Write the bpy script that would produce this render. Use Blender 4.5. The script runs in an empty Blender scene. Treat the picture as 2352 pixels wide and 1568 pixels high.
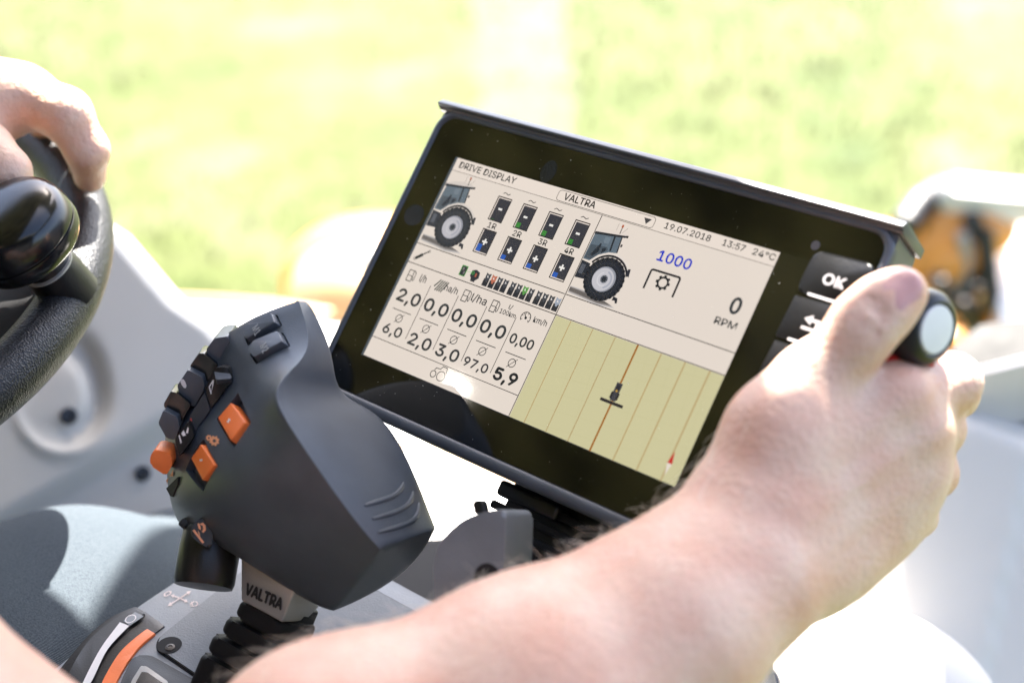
import bpy, bmesh, math, random
import numpy as np
from mathutils import Vector, Matrix
from mathutils.bvhtree import BVHTree

# ------------------------------------------------------------------ camera, sky, sun, exposure
scene = bpy.context.scene
COL = scene.collection
EXPO = 3.0
FPX = 50 / 36 * 2352            # focal length in picture units (the picture is 2352 units wide)
cam_data = bpy.data.cameras.new("Camera")
cam = bpy.data.objects.new("Camera", cam_data)
COL.objects.link(cam)
cam_data.sensor_width = 36
cam_data.lens = 50
cam_data.clip_start = 0.02
cam_data.clip_end = 500
cam.location = (0, 0, 0)
cam.rotation_euler = (math.radians(60), 0, 0)
cam_data.dof.use_dof = True
cam_data.dof.focus_distance = 0.70
cam_data.dof.aperture_fstop = 3.7
scene.camera = cam
C60, S60 = math.cos(math.radians(60)), math.sin(math.radians(60))


def cw(x, y, z):
    """camera axes (right, up, back) -> world"""
    return Vector((x, y * C60 - z * S60, y * S60 + z * C60))


def P(px, py, d):
    return cw((px - 1176) / FPX * d, -(py - 784) / FPX * d, -d)


SUN = cw(0.12, 0.95, -0.10).normalized()
world = bpy.data.worlds.new("World")
scene.world = world
world.use_nodes = True
wn = world.node_tree.nodes
sky = wn.new("ShaderNodeTexSky")
sky.sky_type = 'NISHITA'
sky.sun_disc = False
sky.air_density = .75
sky.dust_density = 3.0
sky.ozone_density = .6
sky.sun_elevation = math.asin(SUN.z)
sky.sun_rotation = math.atan2(SUN.x, SUN.y)
world.node_tree.links.new(sky.outputs[0], wn["Background"].inputs[0])
wn["Background"].inputs[1].default_value = 0.10
sl = bpy.data.lights.new("sun", 'SUN')
sl.energy = 5.0
sl.angle = math.radians(0.5)
sl.color = (1, .95, .87)
sun = bpy.data.objects.new("sun", sl)
sun.rotation_euler = SUN.to_track_quat('Z', 'Y').to_euler()
COL.objects.link(sun)
scene.view_settings.view_transform = 'Standard'
scene.view_settings.look = 'None'
scene.view_settings.exposure = EXPO
scene.view_settings.gamma = 1
scene.view_settings.use_curve_mapping = False
scene.cycles.use_denoising = True
scene.cycles.max_bounces = 8
scene.cycles.sample_clamp_indirect = 6

random.seed(4)
rng = np.random.default_rng(4)


# ------------------------------------------------------------------ materials
def lin(c):
    return tuple(((v / 255 / 12.92) if v / 255 <= .04045 else ((v / 255 + .055) / 1.055) ** 2.4) for v in c)


def mat(name, col, rough=.5, spec=.5, bump=0, bscale=400, var=0, vscale=30, metal=0, coat=0, sss=0, bdist=.0004, col2=None, detail=3):
    m = bpy.data.materials.new(name)
    m.use_nodes = True
    nt = m.node_tree
    b = nt.nodes["Principled BSDF"]
    b.inputs["Base Color"].default_value = (*col, 1)
    b.inputs["Roughness"].default_value = rough
    b.inputs["Specular IOR Level"].default_value = spec
    b.inputs["Metallic"].default_value = metal
    b.inputs["Coat Weight"].default_value = coat
    b.inputs["Coat Roughness"].default_value = .05
    if sss:
        b.inputs["Subsurface Weight"].default_value = sss
        b.inputs["Subsurface Radius"].default_value = (1, .35, .2)
        b.inputs["Subsurface Scale"].default_value = .006
    tc = nt.nodes.new("ShaderNodeTexCoord")
    if var or col2:
        n = nt.nodes.new("ShaderNodeTexNoise")
        n.inputs["Scale"].default_value = vscale
        n.inputs["Detail"].default_value = 4
        nt.links.new(tc.outputs["Object"], n.inputs["Vector"])
        r = nt.nodes.new("ShaderNodeValToRGB")
        r.color_ramp.elements[0].position = .35
        r.color_ramp.elements[1].position = .65
        c2 = col2 or tuple(v * (1 - var) for v in col)
        r.color_ramp.elements[0].color = (*c2, 1)
        r.color_ramp.elements[1].color = (*col, 1)
        nt.links.new(n.outputs["Fac"], r.inputs["Fac"])
        nt.links.new(r.outputs["Color"], b.inputs["Base Color"])
        mr = nt.nodes.new("ShaderNodeMapRange")
        mr.inputs["To Min"].default_value = max(0, rough - .07)
        mr.inputs["To Max"].default_value = min(1, rough + .07)
        nt.links.new(n.outputs["Fac"], mr.inputs["Value"])
        nt.links.new(mr.outputs["Result"], b.inputs["Roughness"])
    if bump:
        n2 = nt.nodes.new("ShaderNodeTexNoise")
        n2.inputs["Scale"].default_value = bscale
        n2.inputs["Detail"].default_value = detail
        nt.links.new(tc.outputs["Object"], n2.inputs["Vector"])
        bp = nt.nodes.new("ShaderNodeBump")
        bp.inputs["Strength"].default_value = bump
        bp.inputs["Distance"].default_value = bdist
        nt.links.new(n2.outputs["Fac"], bp.inputs["Height"])
        nt.links.new(bp.outputs["Normal"], b.inputs["Normal"])
    return m


def screen_mat(name, rgb):
    """a lit pixel colour of the display, under a glossy front"""
    m = bpy.data.materials.new(name)
    m.use_nodes = True
    b = m.node_tree.nodes["Principled BSDF"]
    l = tuple(v / 2 ** EXPO for v in lin(rgb))
    b.inputs["Base Color"].default_value = (.004, .004, .004, 1)
    b.inputs["Emission Color"].default_value = (*l, 1)
    b.inputs["Emission Strength"].default_value = 1
    b.inputs["Roughness"].default_value = .05
    b.inputs["Specular IOR Level"].default_value = .4
    return m


M = {}
M['soft_grey'] = mat("soft_grey_plastic", (.064, .079, .100), .38, .55, .5, 1500, .2, 45, bdist=.00025)
M['soft_dark'] = mat("soft_dark_plastic", (.036, .040, .046), .48, .45, .5, 1500, .2, 45, bdist=.00025)
M['black'] = mat("black_plastic", (.008, .008, .009), .33, .45, .25, 900, .2, 60)
M['gloss_black'] = mat("gloss_black_plastic", (.006, .006, .007), .2, .6, .12, 160, .3, 80, bdist=.0003)
M['rubber'] = mat("black_rubber", (.012, .012, .013), .6, .2, .3, 700, .3, 50)
M['orange'] = mat("orange_plastic", (.90, .20, .045), .42, .4, .25, 900, .1, 60)
M['orange_paint'] = mat("orange_paint", (.90, .36, .06), .35, .5, .05, 90, .25, 9, coat=.3)
M['pale_orange'] = mat("overexposed_orange_paint", (.72, .42, .20), .4, .5, .05, 90, .15, 9)  # orange paint with strong sunlight put into its paler colour
M['white_paint'] = mat("white_paint", (.80, .78, .74), .35, .5, .05, 90, .12, 7, coat=.3)
M['case'] = mat("grey_case_plastic", (.072, .080, .094), .36, .5, .4, 1300, .15, 60, bdist=.0002)
M['glass'] = mat("black_display_glass", (.004, .004, .003), .045, .85, 0)
M['armrest'] = mat("armrest_plastic", (.25, .275, .30), .42, .5, .5, 1100, .15, 40, bdist=.00025)
M['armrest2'] = mat("armrest_cover_plastic", (.17, .19, .21), .45, .5, .6, 1100, .2, 35, bdist=.0003)
M['seam'] = mat("dark_seam", (.004, .004, .005), .8)
M['silver'] = mat("silver_paint", (.36, .355, .34), .38, .5, .25, 1500, .08, 60, metal=.25)
M['key_print'] = mat("pale_key_print", (.46, .46, .47), .6)
M['white_print'] = mat("white_print", (.75, .73, .72), .6)
M['pink_print'] = mat("pale_print", (.80, .68, .65), .6)
M['orange_print'] = mat("orange_print", (.75, .33, .17), .6)
M['red_print'] = mat("red_print", (.6, .08, .06), .6)
M['grey_print'] = mat("grey_print", (.27, .28, .29), .6)
M['dark_print'] = mat("dark_print", (.015, .016, .018), .6)
M['console'] = mat("pale_grey_plastic", (.46, .455, .44), .5, .35, .4, 800, .05, 12, bdist=.0003)
M['white_panel'] = mat("white_panel_plastic", (.60, .57, .53), .5, .35, .3, 700, .05, 10, bdist=.0003)
M['red_plastic'] = mat("red_plastic", (.6, .03, .02), .35)
M['cap_white'] = mat("white_cap", (.80, .78, .76), .4, .4, .1, 500, .05, 80)
M['led'] = mat("white_slot", (.75, .76, .78), .4)
M['led_grey'] = mat("grey_sensor", (.10, .10, .105), .3)
M['dust'] = mat("dust", (.55, .55, .52), .9)
M['smudge'] = mat("finger_smudge", (.010, .012, .011), .22, .5, .5, 1500, .6, 700)
M['skin'] = mat("skin", (.75, .515, .395), .46, .4, .7, 380, col2=(.69, .395, .285), vscale=38, sss=.25, bdist=.0011, detail=6)
M['nail'] = mat("nail", (.56, .29, .26), .3, .45, .1, 300, .08, 90, sss=.2)
M['hair'] = mat("arm_hair", (.95, .90, .76), .45, .4)
M['shirt'] = mat("dark_shirt", (.035, .037, .045), .85, .2, .5, 500)
M['headliner'] = mat("cab_headliner", (.50, .44, .29), .85, .2, .4, 120, .8, 7)
M['cab_lining'] = mat("dark_cab_lining", (.045, .046, .05), .85, .2, .4, 120, .3, 4)
M['hose'] = mat("black_hose", (.02, .02, .022), .45)
M['iron'] = mat("dark_steel", (.10, .085, .075), .45, .5, .4, 60, .6, 25, metal=.4)


def leather():
    m = mat("grained_leather", (.010, .0105, .0125), .42, .45)
    nt = m.node_tree
    tc = nt.nodes.new("ShaderNodeTexCoord")
    v = nt.nodes.new("ShaderNodeTexVoronoi")
    v.inputs["Scale"].default_value = 900
    n = nt.nodes.new("ShaderNodeTexNoise")
    n.inputs["Scale"].default_value = 240
    nt.links.new(tc.outputs["Object"], v.inputs["Vector"])
    nt.links.new(tc.outputs["Object"], n.inputs["Vector"])
    a = nt.nodes.new("ShaderNodeMath")
    a.operation = 'ADD'
    nt.links.new(v.outputs["Distance"], a.inputs[0])
    nt.links.new(n.outputs["Fac"], a.inputs[1])
    bp = nt.nodes.new("ShaderNodeBump")
    bp.inputs["Strength"].default_value = .9
    bp.inputs["Distance"].default_value = .00045
    nt.links.new(a.outputs[0], bp.inputs["Height"])
    nt.links.new(bp.outputs["Normal"], nt.nodes["Principled BSDF"].inputs["Normal"])
    return m


def denim():
    m = mat("navy_work_trousers", (.03, .045, .07), .85, .2)
    nt = m.node_tree
    b = nt.nodes["Principled BSDF"]
    tc = nt.nodes.new("ShaderNodeTexCoord")
    mp = nt.nodes.new("ShaderNodeMapping")
    mp.inputs["Rotation"].default_value = (.3, .5, .55)
    nt.links.new(tc.outputs["Object"], mp.inputs["Vector"])
    w = nt.nodes.new("ShaderNodeTexWave")
    w.inputs["Scale"].default_value = 900
    w.inputs["Distortion"].default_value = 1.5
    w.inputs["Detail"].default_value = 3
    w.inputs["Detail Scale"].default_value = 3
    nt.links.new(mp.outputs["Vector"], w.inputs["Vector"])
    n = nt.nodes.new("ShaderNodeTexNoise")
    n.inputs["Scale"].default_value = 900
    nt.links.new(tc.outputs["Object"], n.inputs["Vector"])
    mx = nt.nodes.new("ShaderNodeMath")
    mx.operation = 'MULTIPLY'
    nt.links.new(w.outputs["Fac"], mx.inputs[0])
    nt.links.new(n.outputs["Fac"], mx.inputs[1])
    r = nt.nodes.new("ShaderNodeValToRGB")
    r.color_ramp.elements[0].color = (.011, .019, .031, 1)
    r.color_ramp.elements[1].color = (.10, .118, .13, 1)
    r.color_ramp.elements[1].position = .55
    nt.links.new(mx.outputs[0], r.inputs["Fac"])
    nt.links.new(r.outputs["Color"], b.inputs["Base Color"])
    bp = nt.nodes.new("ShaderNodeBump")
    bp.inputs["Strength"].default_value = .6
    bp.inputs["Distance"].default_value = .0006
    nt.links.new(mx.outputs[0], bp.inputs["Height"])
    nt.links.new(bp.outputs["Normal"], b.inputs["Normal"])
    return m


def meadow():
    m = bpy.data.materials.new("meadow")
    m.use_nodes = True
    nt = m.node_tree
    b = nt.nodes["Principled BSDF"]
    b.inputs["Roughness"].default_value = .8
    b.inputs["Specular IOR Level"].default_value = .2
    tc = nt.nodes.new("ShaderNodeTexCoord")
    n = nt.nodes.new("ShaderNodeTexNoise")
    n.inputs["Scale"].default_value = 1.5
    n.inputs["Detail"].default_value = 4
    n.inputs["Roughness"].default_value = .62
    nt.links.new(tc.outputs["Object"], n.inputs["Vector"])
    r = nt.nodes.new("ShaderNodeValToRGB")
    e = r.color_ramp.elements
    e[0].position = .33
    e[0].color = (0.0280, 0.0460, 0.0045, 1)
    e[1].position = .68
    e[1].color = (0.0760, 0.0800, 0.0370, 1)
    x = e.new(.45)
    x.color = (0.0455, 0.0600, 0.0085, 1)
    x = e.new(.55)
    x.color = (0.0540, 0.0645, 0.0145, 1)
    nt.links.new(n.outputs["Fac"], r.inputs["Fac"])
    nt.links.new(r.outputs["Color"], b.inputs["Base Color"])
    return m


M['leather'] = leather()
M['denim'] = denim()
M['meadow'] = meadow()


# ------------------------------------------------------------------ mesh helpers
def link(o, parent=None):
    COL.objects.link(o)
    if parent is not None:
        o.parent = parent
        if parent.type == 'EMPTY':
            o.matrix_parent_inverse = Matrix.Translation(-parent.location)
    return o


def obj(name, verts, faces, m, parent=None, smooth=True, idx=None, angle=None):
    me = bpy.data.meshes.new(name)
    me.from_pydata([tuple(v) for v in verts], [], [tuple(f) for f in faces])
    ms = m if isinstance(m, (list, tuple)) else [m]
    for q in ms:
        me.materials.append(q)
    if idx is not None:
        me.polygons.foreach_set("material_index", np.asarray(idx, dtype=np.int32))
    me.polygons.foreach_set("use_smooth", [bool(smooth)] * len(me.polygons))
    me.update()
    if angle is not None:
        me.set_sharp_from_angle(angle=math.radians(angle))
    o = bpy.data.objects.new(name, me)
    return link(o, parent)


def bm_obj(name, bm, m, parent=None, angle=35, smooth=True):
    bmesh.ops.recalc_face_normals(bm, faces=bm.faces)
    me = bpy.data.meshes.new(name)
    bm.to_mesh(me)
    bm.free()
    ms = m if isinstance(m, (list, tuple)) else [m]
    for q in ms:
        me.materials.append(q)
    me.polygons.foreach_set("use_smooth", [smooth] * len(me.polygons))
    if smooth:
        me.set_sharp_from_angle(angle=math.radians(angle))
    o = bpy.data.objects.new(name, me)
    return link(o, parent)


def thing(name, label, cat, loc=(0, 0, 0), group=None):
    o = bpy.data.objects.new(name, None)
    o.empty_display_size = .05
    o.location = loc
    COL.objects.link(o)
    o["label"] = label
    o["category"] = cat
    if group:
        o["group"] = group
    return o


def tag(o, label, cat, group=None):
    o["label"] = label
    o["category"] = cat
    if group:
        o["group"] = group
    return o


def spline(pts, n=6):
    """smooth curve through picture or plane points"""
    out = []
    m = len(pts)
    for i in range(m - 1):
        p = [pts[max(i - 1, 0)], pts[i], pts[i + 1], pts[min(i + 2, m - 1)]]
        for k in range(n):
            f = k / n
            out.append(tuple(.5 * (2 * p[1][c] + (p[2][c] - p[0][c]) * f + (2 * p[0][c] - 5 * p[1][c] + 4 * p[2][c] - p[3][c]) * f * f + (3 * p[1][c] - p[0][c] - 3 * p[2][c] + p[3][c]) * f ** 3) for c in (0, 1)))
    out.append(tuple(pts[-1]))
    return out


def merge_into(o, V, F, m):
    """add flat faces with their own material to an existing mesh"""
    bm = bmesh.new()
    bm.from_mesh(o.data)
    o.data.materials.append(m)
    k = len(o.data.materials) - 1
    bv = [bm.verts.new(v) for v in V]
    for f in F:
        q = bm.faces.new([bv[i] for i in f])
        q.material_index = k
    bm.to_mesh(o.data)
    bm.free()


class Frame:
    def __init__(s, o, x, y, z):
        s.o, s.x, s.y, s.z = Vector(o), Vector(x).normalized(), Vector(y).normalized(), Vector(z).normalized()

    def __call__(s, u, v, w=0):
        return s.o + s.x * u + s.y * v + s.z * w


def frame_n(o, n, xhint=(1, 0, 0)):
    n = Vector(n).normalized()
    x = Vector(xhint)
    x = (x - n * x.dot(n)).normalized()
    return Frame(o, x, n.cross(x), n)


def ray_plane(px, py, o, n):
    d = P(px, py, 1.0)
    return d * (Vector(o).dot(n) / d.dot(n))


def rrect(u0, v0, u1, v1, r, seg=5):
    pts = []
    for cx, cy, a in ((u1 - r, v0 + r, -90), (u1 - r, v1 - r, 0), (u0 + r, v1 - r, 90), (u0 + r, v0 + r, 180)):
        for k in range(seg + 1):
            t = math.radians(a + 90 * k / seg)
            pts.append((cx + r * math.cos(t), cy + r * math.sin(t)))
    return pts


def round_poly(pts, r, seg=4):
    """round the corners of a 2-D polygon"""
    out = []
    n = len(pts)
    for i in range(n):
        p0, p1, p2 = Vector(pts[i - 1]), Vector(pts[i]), Vector(pts[(i + 1) % n])
        a = (p0 - p1)
        b = (p2 - p1)
        ra = min(r, a.length * .45)
        rb = min(r, b.length * .45)
        A = p1 + a.normalized() * ra
        B = p1 + b.normalized() * rb
        for k in range(seg + 1):
            t = k / seg
            out.append(tuple((A * (1 - t) * (1 - t) + p1 * 2 * t * (1 - t) + B * t * t)))
    return out


def prism(name, fr, pts, w0, w1, m, parent=None, bev=.0, seg=3, angle=35, taper=1.0, both=False):
    """solid with a 2-D outline in the frame, from w0 to w1 along its normal; its top edge is rounded"""
    bm = bmesh.new()
    n = len(pts)
    cx = sum(p[0] for p in pts) / n
    cy = sum(p[1] for p in pts) / n
    lo = [bm.verts.new(fr(p[0], p[1], w0)) for p in pts]
    hi = [bm.verts.new(fr(cx + (p[0] - cx) * taper, cy + (p[1] - cy) * taper, w1)) for p in pts]
    f0 = bm.faces.new(lo[::-1])
    f1 = bm.faces.new(hi)
    for i in range(n):
        bm.faces.new((lo[i], lo[(i + 1) % n], hi[(i + 1) % n], hi[i]))
    if bev:
        ed = list(f1.edges) + (list(f0.edges) if both else [])
        bmesh.ops.bevel(bm, geom=ed, offset=bev, segments=seg, profile=.5, affect='EDGES', clamp_overlap=True)
    return bm_obj(name, bm, m, parent, angle)


def box(name, fr, u, v, w, m, parent=None, bev=.002, seg=3):
    bm = bmesh.new()
    vs = [bm.verts.new(fr(a, b, c)) for a in u for b in v for c in w]
    for f in ((0, 1, 3, 2), (4, 6, 7, 5), (0, 4, 5, 1), (2, 3, 7, 6), (0, 2, 6, 4), (1, 5, 7, 3)):
        bm.faces.new([vs[i] for i in f])
    bmesh.ops.bevel(bm, geom=list(bm.edges), offset=bev, segments=seg, profile=.5, affect='EDGES', clamp_overlap=True)
    return bm_obj(name, bm, m, parent)


def lathe(name, o, axis, prof, m, parent=None, seg=48, angle=40, idx=None, sub=0):
    if sub:
        q = []
        n = len(prof)
        for i in range(n - 1):
            p = [prof[max(i - 1, 0)], prof[i], prof[i + 1], prof[min(i + 2, n - 1)]]
            for k in range(sub):
                f = k / sub
                q.append(tuple(max(0, .5 * (2 * p[1][c] + (p[2][c] - p[0][c]) * f + (2 * p[0][c] - 5 * p[1][c] + 4 * p[2][c] - p[3][c]) * f * f + (3 * p[1][c] - p[0][c] - 3 * p[2][c] + p[3][c]) * f ** 3)) if c == 0 else .5 * (2 * p[1][c] + (p[2][c] - p[0][c]) * f + (2 * p[0][c] - 5 * p[1][c] + 4 * p[2][c] - p[3][c]) * f * f + (3 * p[1][c] - p[0][c] - 3 * p[2][c] + p[3][c]) * f ** 3) for c in (0, 1)))
        q.append(prof[-1])
        prof = q
    fr = frame_n(o, axis, (.3, .9, .2))
    V, F, I = [], [], []
    k = len(prof)
    for i in range(seg):
        t = 2 * math.pi * i / seg
        for r, h in prof:
            V.append(fr(r * math.cos(t), r * math.sin(t), h))
    for i in range(seg):
        for j in range(k - 1):
            a, b = i * k + j, ((i + 1) % seg) * k + j
            F.append((a, b, b + 1, a + 1))
            I.append(idx[j] if idx else 0)
    bm = bmesh.new()
    bv = [bm.verts.new(v) for v in V]
    for f, q in zip(F, I):
        bm.faces.new([bv[x] for x in f]).material_index = q
    bmesh.ops.remove_doubles(bm, verts=bm.verts, dist=1e-6)
    return bm_obj(name, bm, m, parent, angle)


def tube_geo(pts, rad, seg=12, close=False, V=None, F=None, caps=True):
    V = [] if V is None else V
    F = [] if F is None else F
    n = len(pts)
    base = len(V)
    pts = [Vector(p) for p in pts]
    up = None
    for i, p in enumerate(pts):
        a = pts[(i - 1) % n] if (close or i > 0) else p
        b = pts[(i + 1) % n] if (close or i < n - 1) else p
        t = (b - a).normalized()
        if up is None:
            up = Vector((0, 0, 1)) if abs(t.z) < .9 else Vector((1, 0, 0))
        x = (up - t * up.dot(t)).normalized()
        up = x
        y = t.cross(x)
        r = rad[i] if isinstance(rad, (list, tuple)) else rad
        for k in range(seg):
            g = 2 * math.pi * k / seg
            V.append(p + x * (r * math.cos(g)) + y * (r * math.sin(g)))
    for i in range(n if close else n - 1):
        j = (i + 1) % n
        for k in range(seg):
            l = (k + 1) % seg
            F.append((base + i * seg + k, base + i * seg + l, base + j * seg + l, base + j * seg + k))
    if not close and caps:
        F.append(tuple(base + k for k in range(seg))[::-1])
        F.append(tuple(base + (n - 1) * seg + k for k in range(seg)))
    return V, F


def tube(name, pts, rad, m, parent=None, seg=14, close=False):
    V, F = tube_geo(pts, rad, seg, close)
    return obj(name, V, F, m, parent, True, angle=50)


def bake(o):
    """apply the modifiers of o"""
    dg = bpy.context.evaluated_depsgraph_get()
    dg.update()
    me = bpy.data.meshes.new_from_object(o.evaluated_get(dg))
    o.modifiers.clear()
    o.data = me
    return o


_tx = {}
CAP = [None]
FONT = [None]
try:                                            # Blender's own interface typeface, when it is there
    FONT[0] = bpy.data.fonts.load(bpy.utils.system_resource('DATAFILES', path="fonts") + "/Inter.woff2")
except Exception:
    FONT[0] = None


def text_geo(s, bold=0.0):
    """flat lettering normalised: x 0..1 over its width, y 0..1 over the cap height"""
    key = s
    if key in _tx:
        return _tx[key]
    c = bpy.data.curves.new("lettering", 'FONT')
    if FONT[0] is not None:
        c.font = FONT[0]
    c.body = s
    c.size = 1
    c.resolution_u = 4
    o = bpy.data.objects.new("lettering", c)
    COL.objects.link(o)
    dg = bpy.context.evaluated_depsgraph_get()
    me = bpy.data.meshes.new_from_object(o.evaluated_get(dg))
    V = np.array([tuple(v.co) for v in me.vertices])
    F = [tuple(p.vertices) for p in me.polygons]
    bpy.data.objects.remove(o)
    bpy.data.curves.remove(c)
    x0, x1 = V[:, 0].min(), V[:, 0].max()
    if CAP[0] is None:
        CAP[0] = 1.0
        CAP[0] = text_geo("H", 0.0)[0][:, 1].max()
        _tx.clear()
    cap = CAP[0]
    V = np.c_[(V[:, 0] - x0) / (x1 - x0), V[:, 1] / cap]
    bpy.data.meshes.remove(me)
    _tx[key] = (V, F)
    return V, F


def decal_text(name, fr, s, u0, u1, v, h, m, parent, bold=.01, th=.0003, w=0.0003):
    V, F = text_geo(s)
    VV, FF = [], []
    d = h * bold * 1.5
    for k, (du, dv) in enumerate(((-d, 0), (d, 0), (0, -d), (0, d))):
        b = len(VV)
        VV += [fr(u0 + (u1 - u0) * x + du, v + h * y + dv, w + .00001 * k) for x, y in V]
        FF += [tuple(b + i for i in f) for f in F]
    return obj(name, VV, FF, m, parent, False)


# ------------------------------------------------------------------ the ground
def ground():
    V, F = [], []
    n = 60
    for i in range(n + 1):
        for j in range(n + 1):
            x = -60 + 120 * i / n
            y = -40 + 140 * j / n
            V.append((x, y, -2.35 + .03 * math.sin(x * 1.3) * math.cos(y * .9)))
    for i in range(n):
        for j in range(n):
            a = i * (n + 1) + j
            F.append((a, a + n + 1, a + n + 2, a + 1))
    o = obj("ground", V, F, M['meadow'])
    o["kind"] = "structure"
    # low plants and seed heads over the meadow
    V, F, I = [], [], []
    for k in range(9000):
        y = rng.uniform(1.6, 9)
        x = rng.uniform(-.6, .6) * (y + 2.5)
        kind = rng.choice(4, p=[.44, .36, .19, .01])
        for q in range(3):
            a = rng.uniform(0, 6.28)
            bx, by = x + rng.normal(0, .03), y + rng.normal(0, .03)
            wv = Vector((math.cos(a), math.sin(a), 0)) * rng.uniform(.002, .006)
            h = rng.uniform(.02, .07)
            z = -2.36 + .03 * math.sin(bx * 1.3) * math.cos(by * .9)
            md = Vector((bx, by, z)) + Vector((rng.normal(0, .008), rng.normal(0, .008), h * .6))
            tp = md + Vector((rng.normal(0, .02), rng.normal(0, .02), h * .4))
            b = len(V)
            V += [Vector((bx, by, z)) - wv, Vector((bx, by, z)) + wv, md + wv * .8, md - wv * .8, tp]
            F += [(b, b + 1, b + 2, b + 3), (b + 3, b + 2, b + 4)]
            I += [kind, kind]
    ms = [mat("meadow_leaf", (.036, .058, .009), .6, .3), mat("meadow_leaf_light", (.046, .062, .014), .6, .3),
          mat("dry_stalk", (.062, .066, .026), .7, .2), mat("white_flower", (.16, .16, .12), .7, .2)]
    g = obj("meadow_plants", V, F, ms, None, False, I)
    g["kind"] = "stuff"
    # pale strip of ground running away from the tractor
    V, F = [], []
    for j in range(41):
        y = 2 + 30 * j / 40
        c = .02 + .03 * math.sin(y * 1.7)
        w = .28 + .05 * math.sin(y * 3.1)
        V += [(q, y, -2.345 + .03 * math.sin(q * 1.3) * math.cos(y * .9)) for q in (c - w, c + w)]
    for j in range(40):
        F.append((2 * j, 2 * j + 1, 2 * j + 3, 2 * j + 2))
    p = obj("path", V, F, mat("pale_ground", (.090, .098, .056), .85, .2, .3, 20, col2=(.068, .080, .034), vscale=5))
    p["kind"] = "structure"


ground()


# ------------------------------------------------------------------ unseen cab roof, edge and hatch shaped to place sun and shade
def shading_roof():
    z = .45
    front = [(.95, 1.62), (.43, 1.62), (.40, 1.30), (.36, 1.055), (.285, 1.048), (.276, 1.054), (.266, 1.035), (.222, 1.033), (.225, 1.10), (.17, 1.42), (.13, 1.62), (-.25, 1.62), (-.25, 1.512), (-.045, 1.508), (-.05, 1.44), (-.07, 1.25), (-.60, 1.244), (-1.35, 1.244)]  # front edge notched to let sun patches onto hands and knee
    pieces = [front + [(-1.36, .80), (.95, .80)],
              [(-1.36, -.4), (-.28, -.4), (-.28, .80), (-1.36, .80)],
              [(.80, -1), (.95, -1), (.95, .80), (.80, .80)],
              [(-1.36, -1), (.80, -1), (.80, -.4), (-1.36, -.4)]]
    bm = bmesh.new()
    for pts in pieces:
        lo = [bm.verts.new((x, y, z)) for x, y in pts]
        hi = [bm.verts.new((x, y, z + .05)) for x, y in pts]
        bm.faces.new(lo[::-1])
        bm.faces.new(hi)
        for i in range(len(pts)):
            j = (i + 1) % len(pts)
            bm.faces.new((lo[i], lo[j], hi[j], hi[i]))
    # left panel added so the display glass mirrors it instead of sky
    for y0, y1, z0 in ((-1, .35, -1.3), (.3502, 1.2, -.12)):
        vs = [bm.verts.new((x, y, q)) for x in (-1.41, -1.35) for y in (y0, y1) for q in (z0, .5)]
        for f in ((0, 1, 3, 2), (4, 6, 7, 5), (0, 4, 5, 1), (2, 3, 7, 6), (0, 2, 6, 4), (1, 5, 7, 3)):
            bm.faces.new([vs[i] for i in f])
    o = bm_obj("shading_roof", bm, M['headliner'], None, 30)
    tag(o, "unseen cab roof, edge and open hatch shaped to place sun and shade", "roof")


shading_roof()


def shading_rear_wall():
    fr = Frame((-.2, -.80, -.42), (1, 0, 0), (0, 1, 0), (0, 0, 1))  # unseen wall added to cut light reaching the controls from behind
    o = box("shading_rear_wall", fr, (-1.15, 1.15), (-.04, .04), (-.9, .865), M['cab_lining'], None, .01, 3)
    tag(o, "dark grey cab rear wall, unseen, added to cut light from behind", "wall")


shading_rear_wall()


# ------------------------------------------------------------------ display terminal
TR = ((0.7615, -0.4227, 0.4914), (0.2918, 0.9005, 0.3225), (-0.5788, -0.1022, 0.809))
TT = (-0.0287, -0.0976, 0.7567)


def cvw(v):
    return cw(v[0], -v[1], -v[2])


TX = cvw([TR[i][0] for i in range(3)])
TY = cvw([TR[i][1] for i in range(3)])
TN = -cvw([TR[i][2] for i in range(3)])      # towards the viewer
TO = cvw(TT)


class TFrame:
    """millimetres on the display: u right, v down, w out of the glass"""
    z = TN

    def __call__(s, u, v, w=0):
        return TO + (TX * u + TY * v + TN * w) * .001


T = TFrame()


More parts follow.
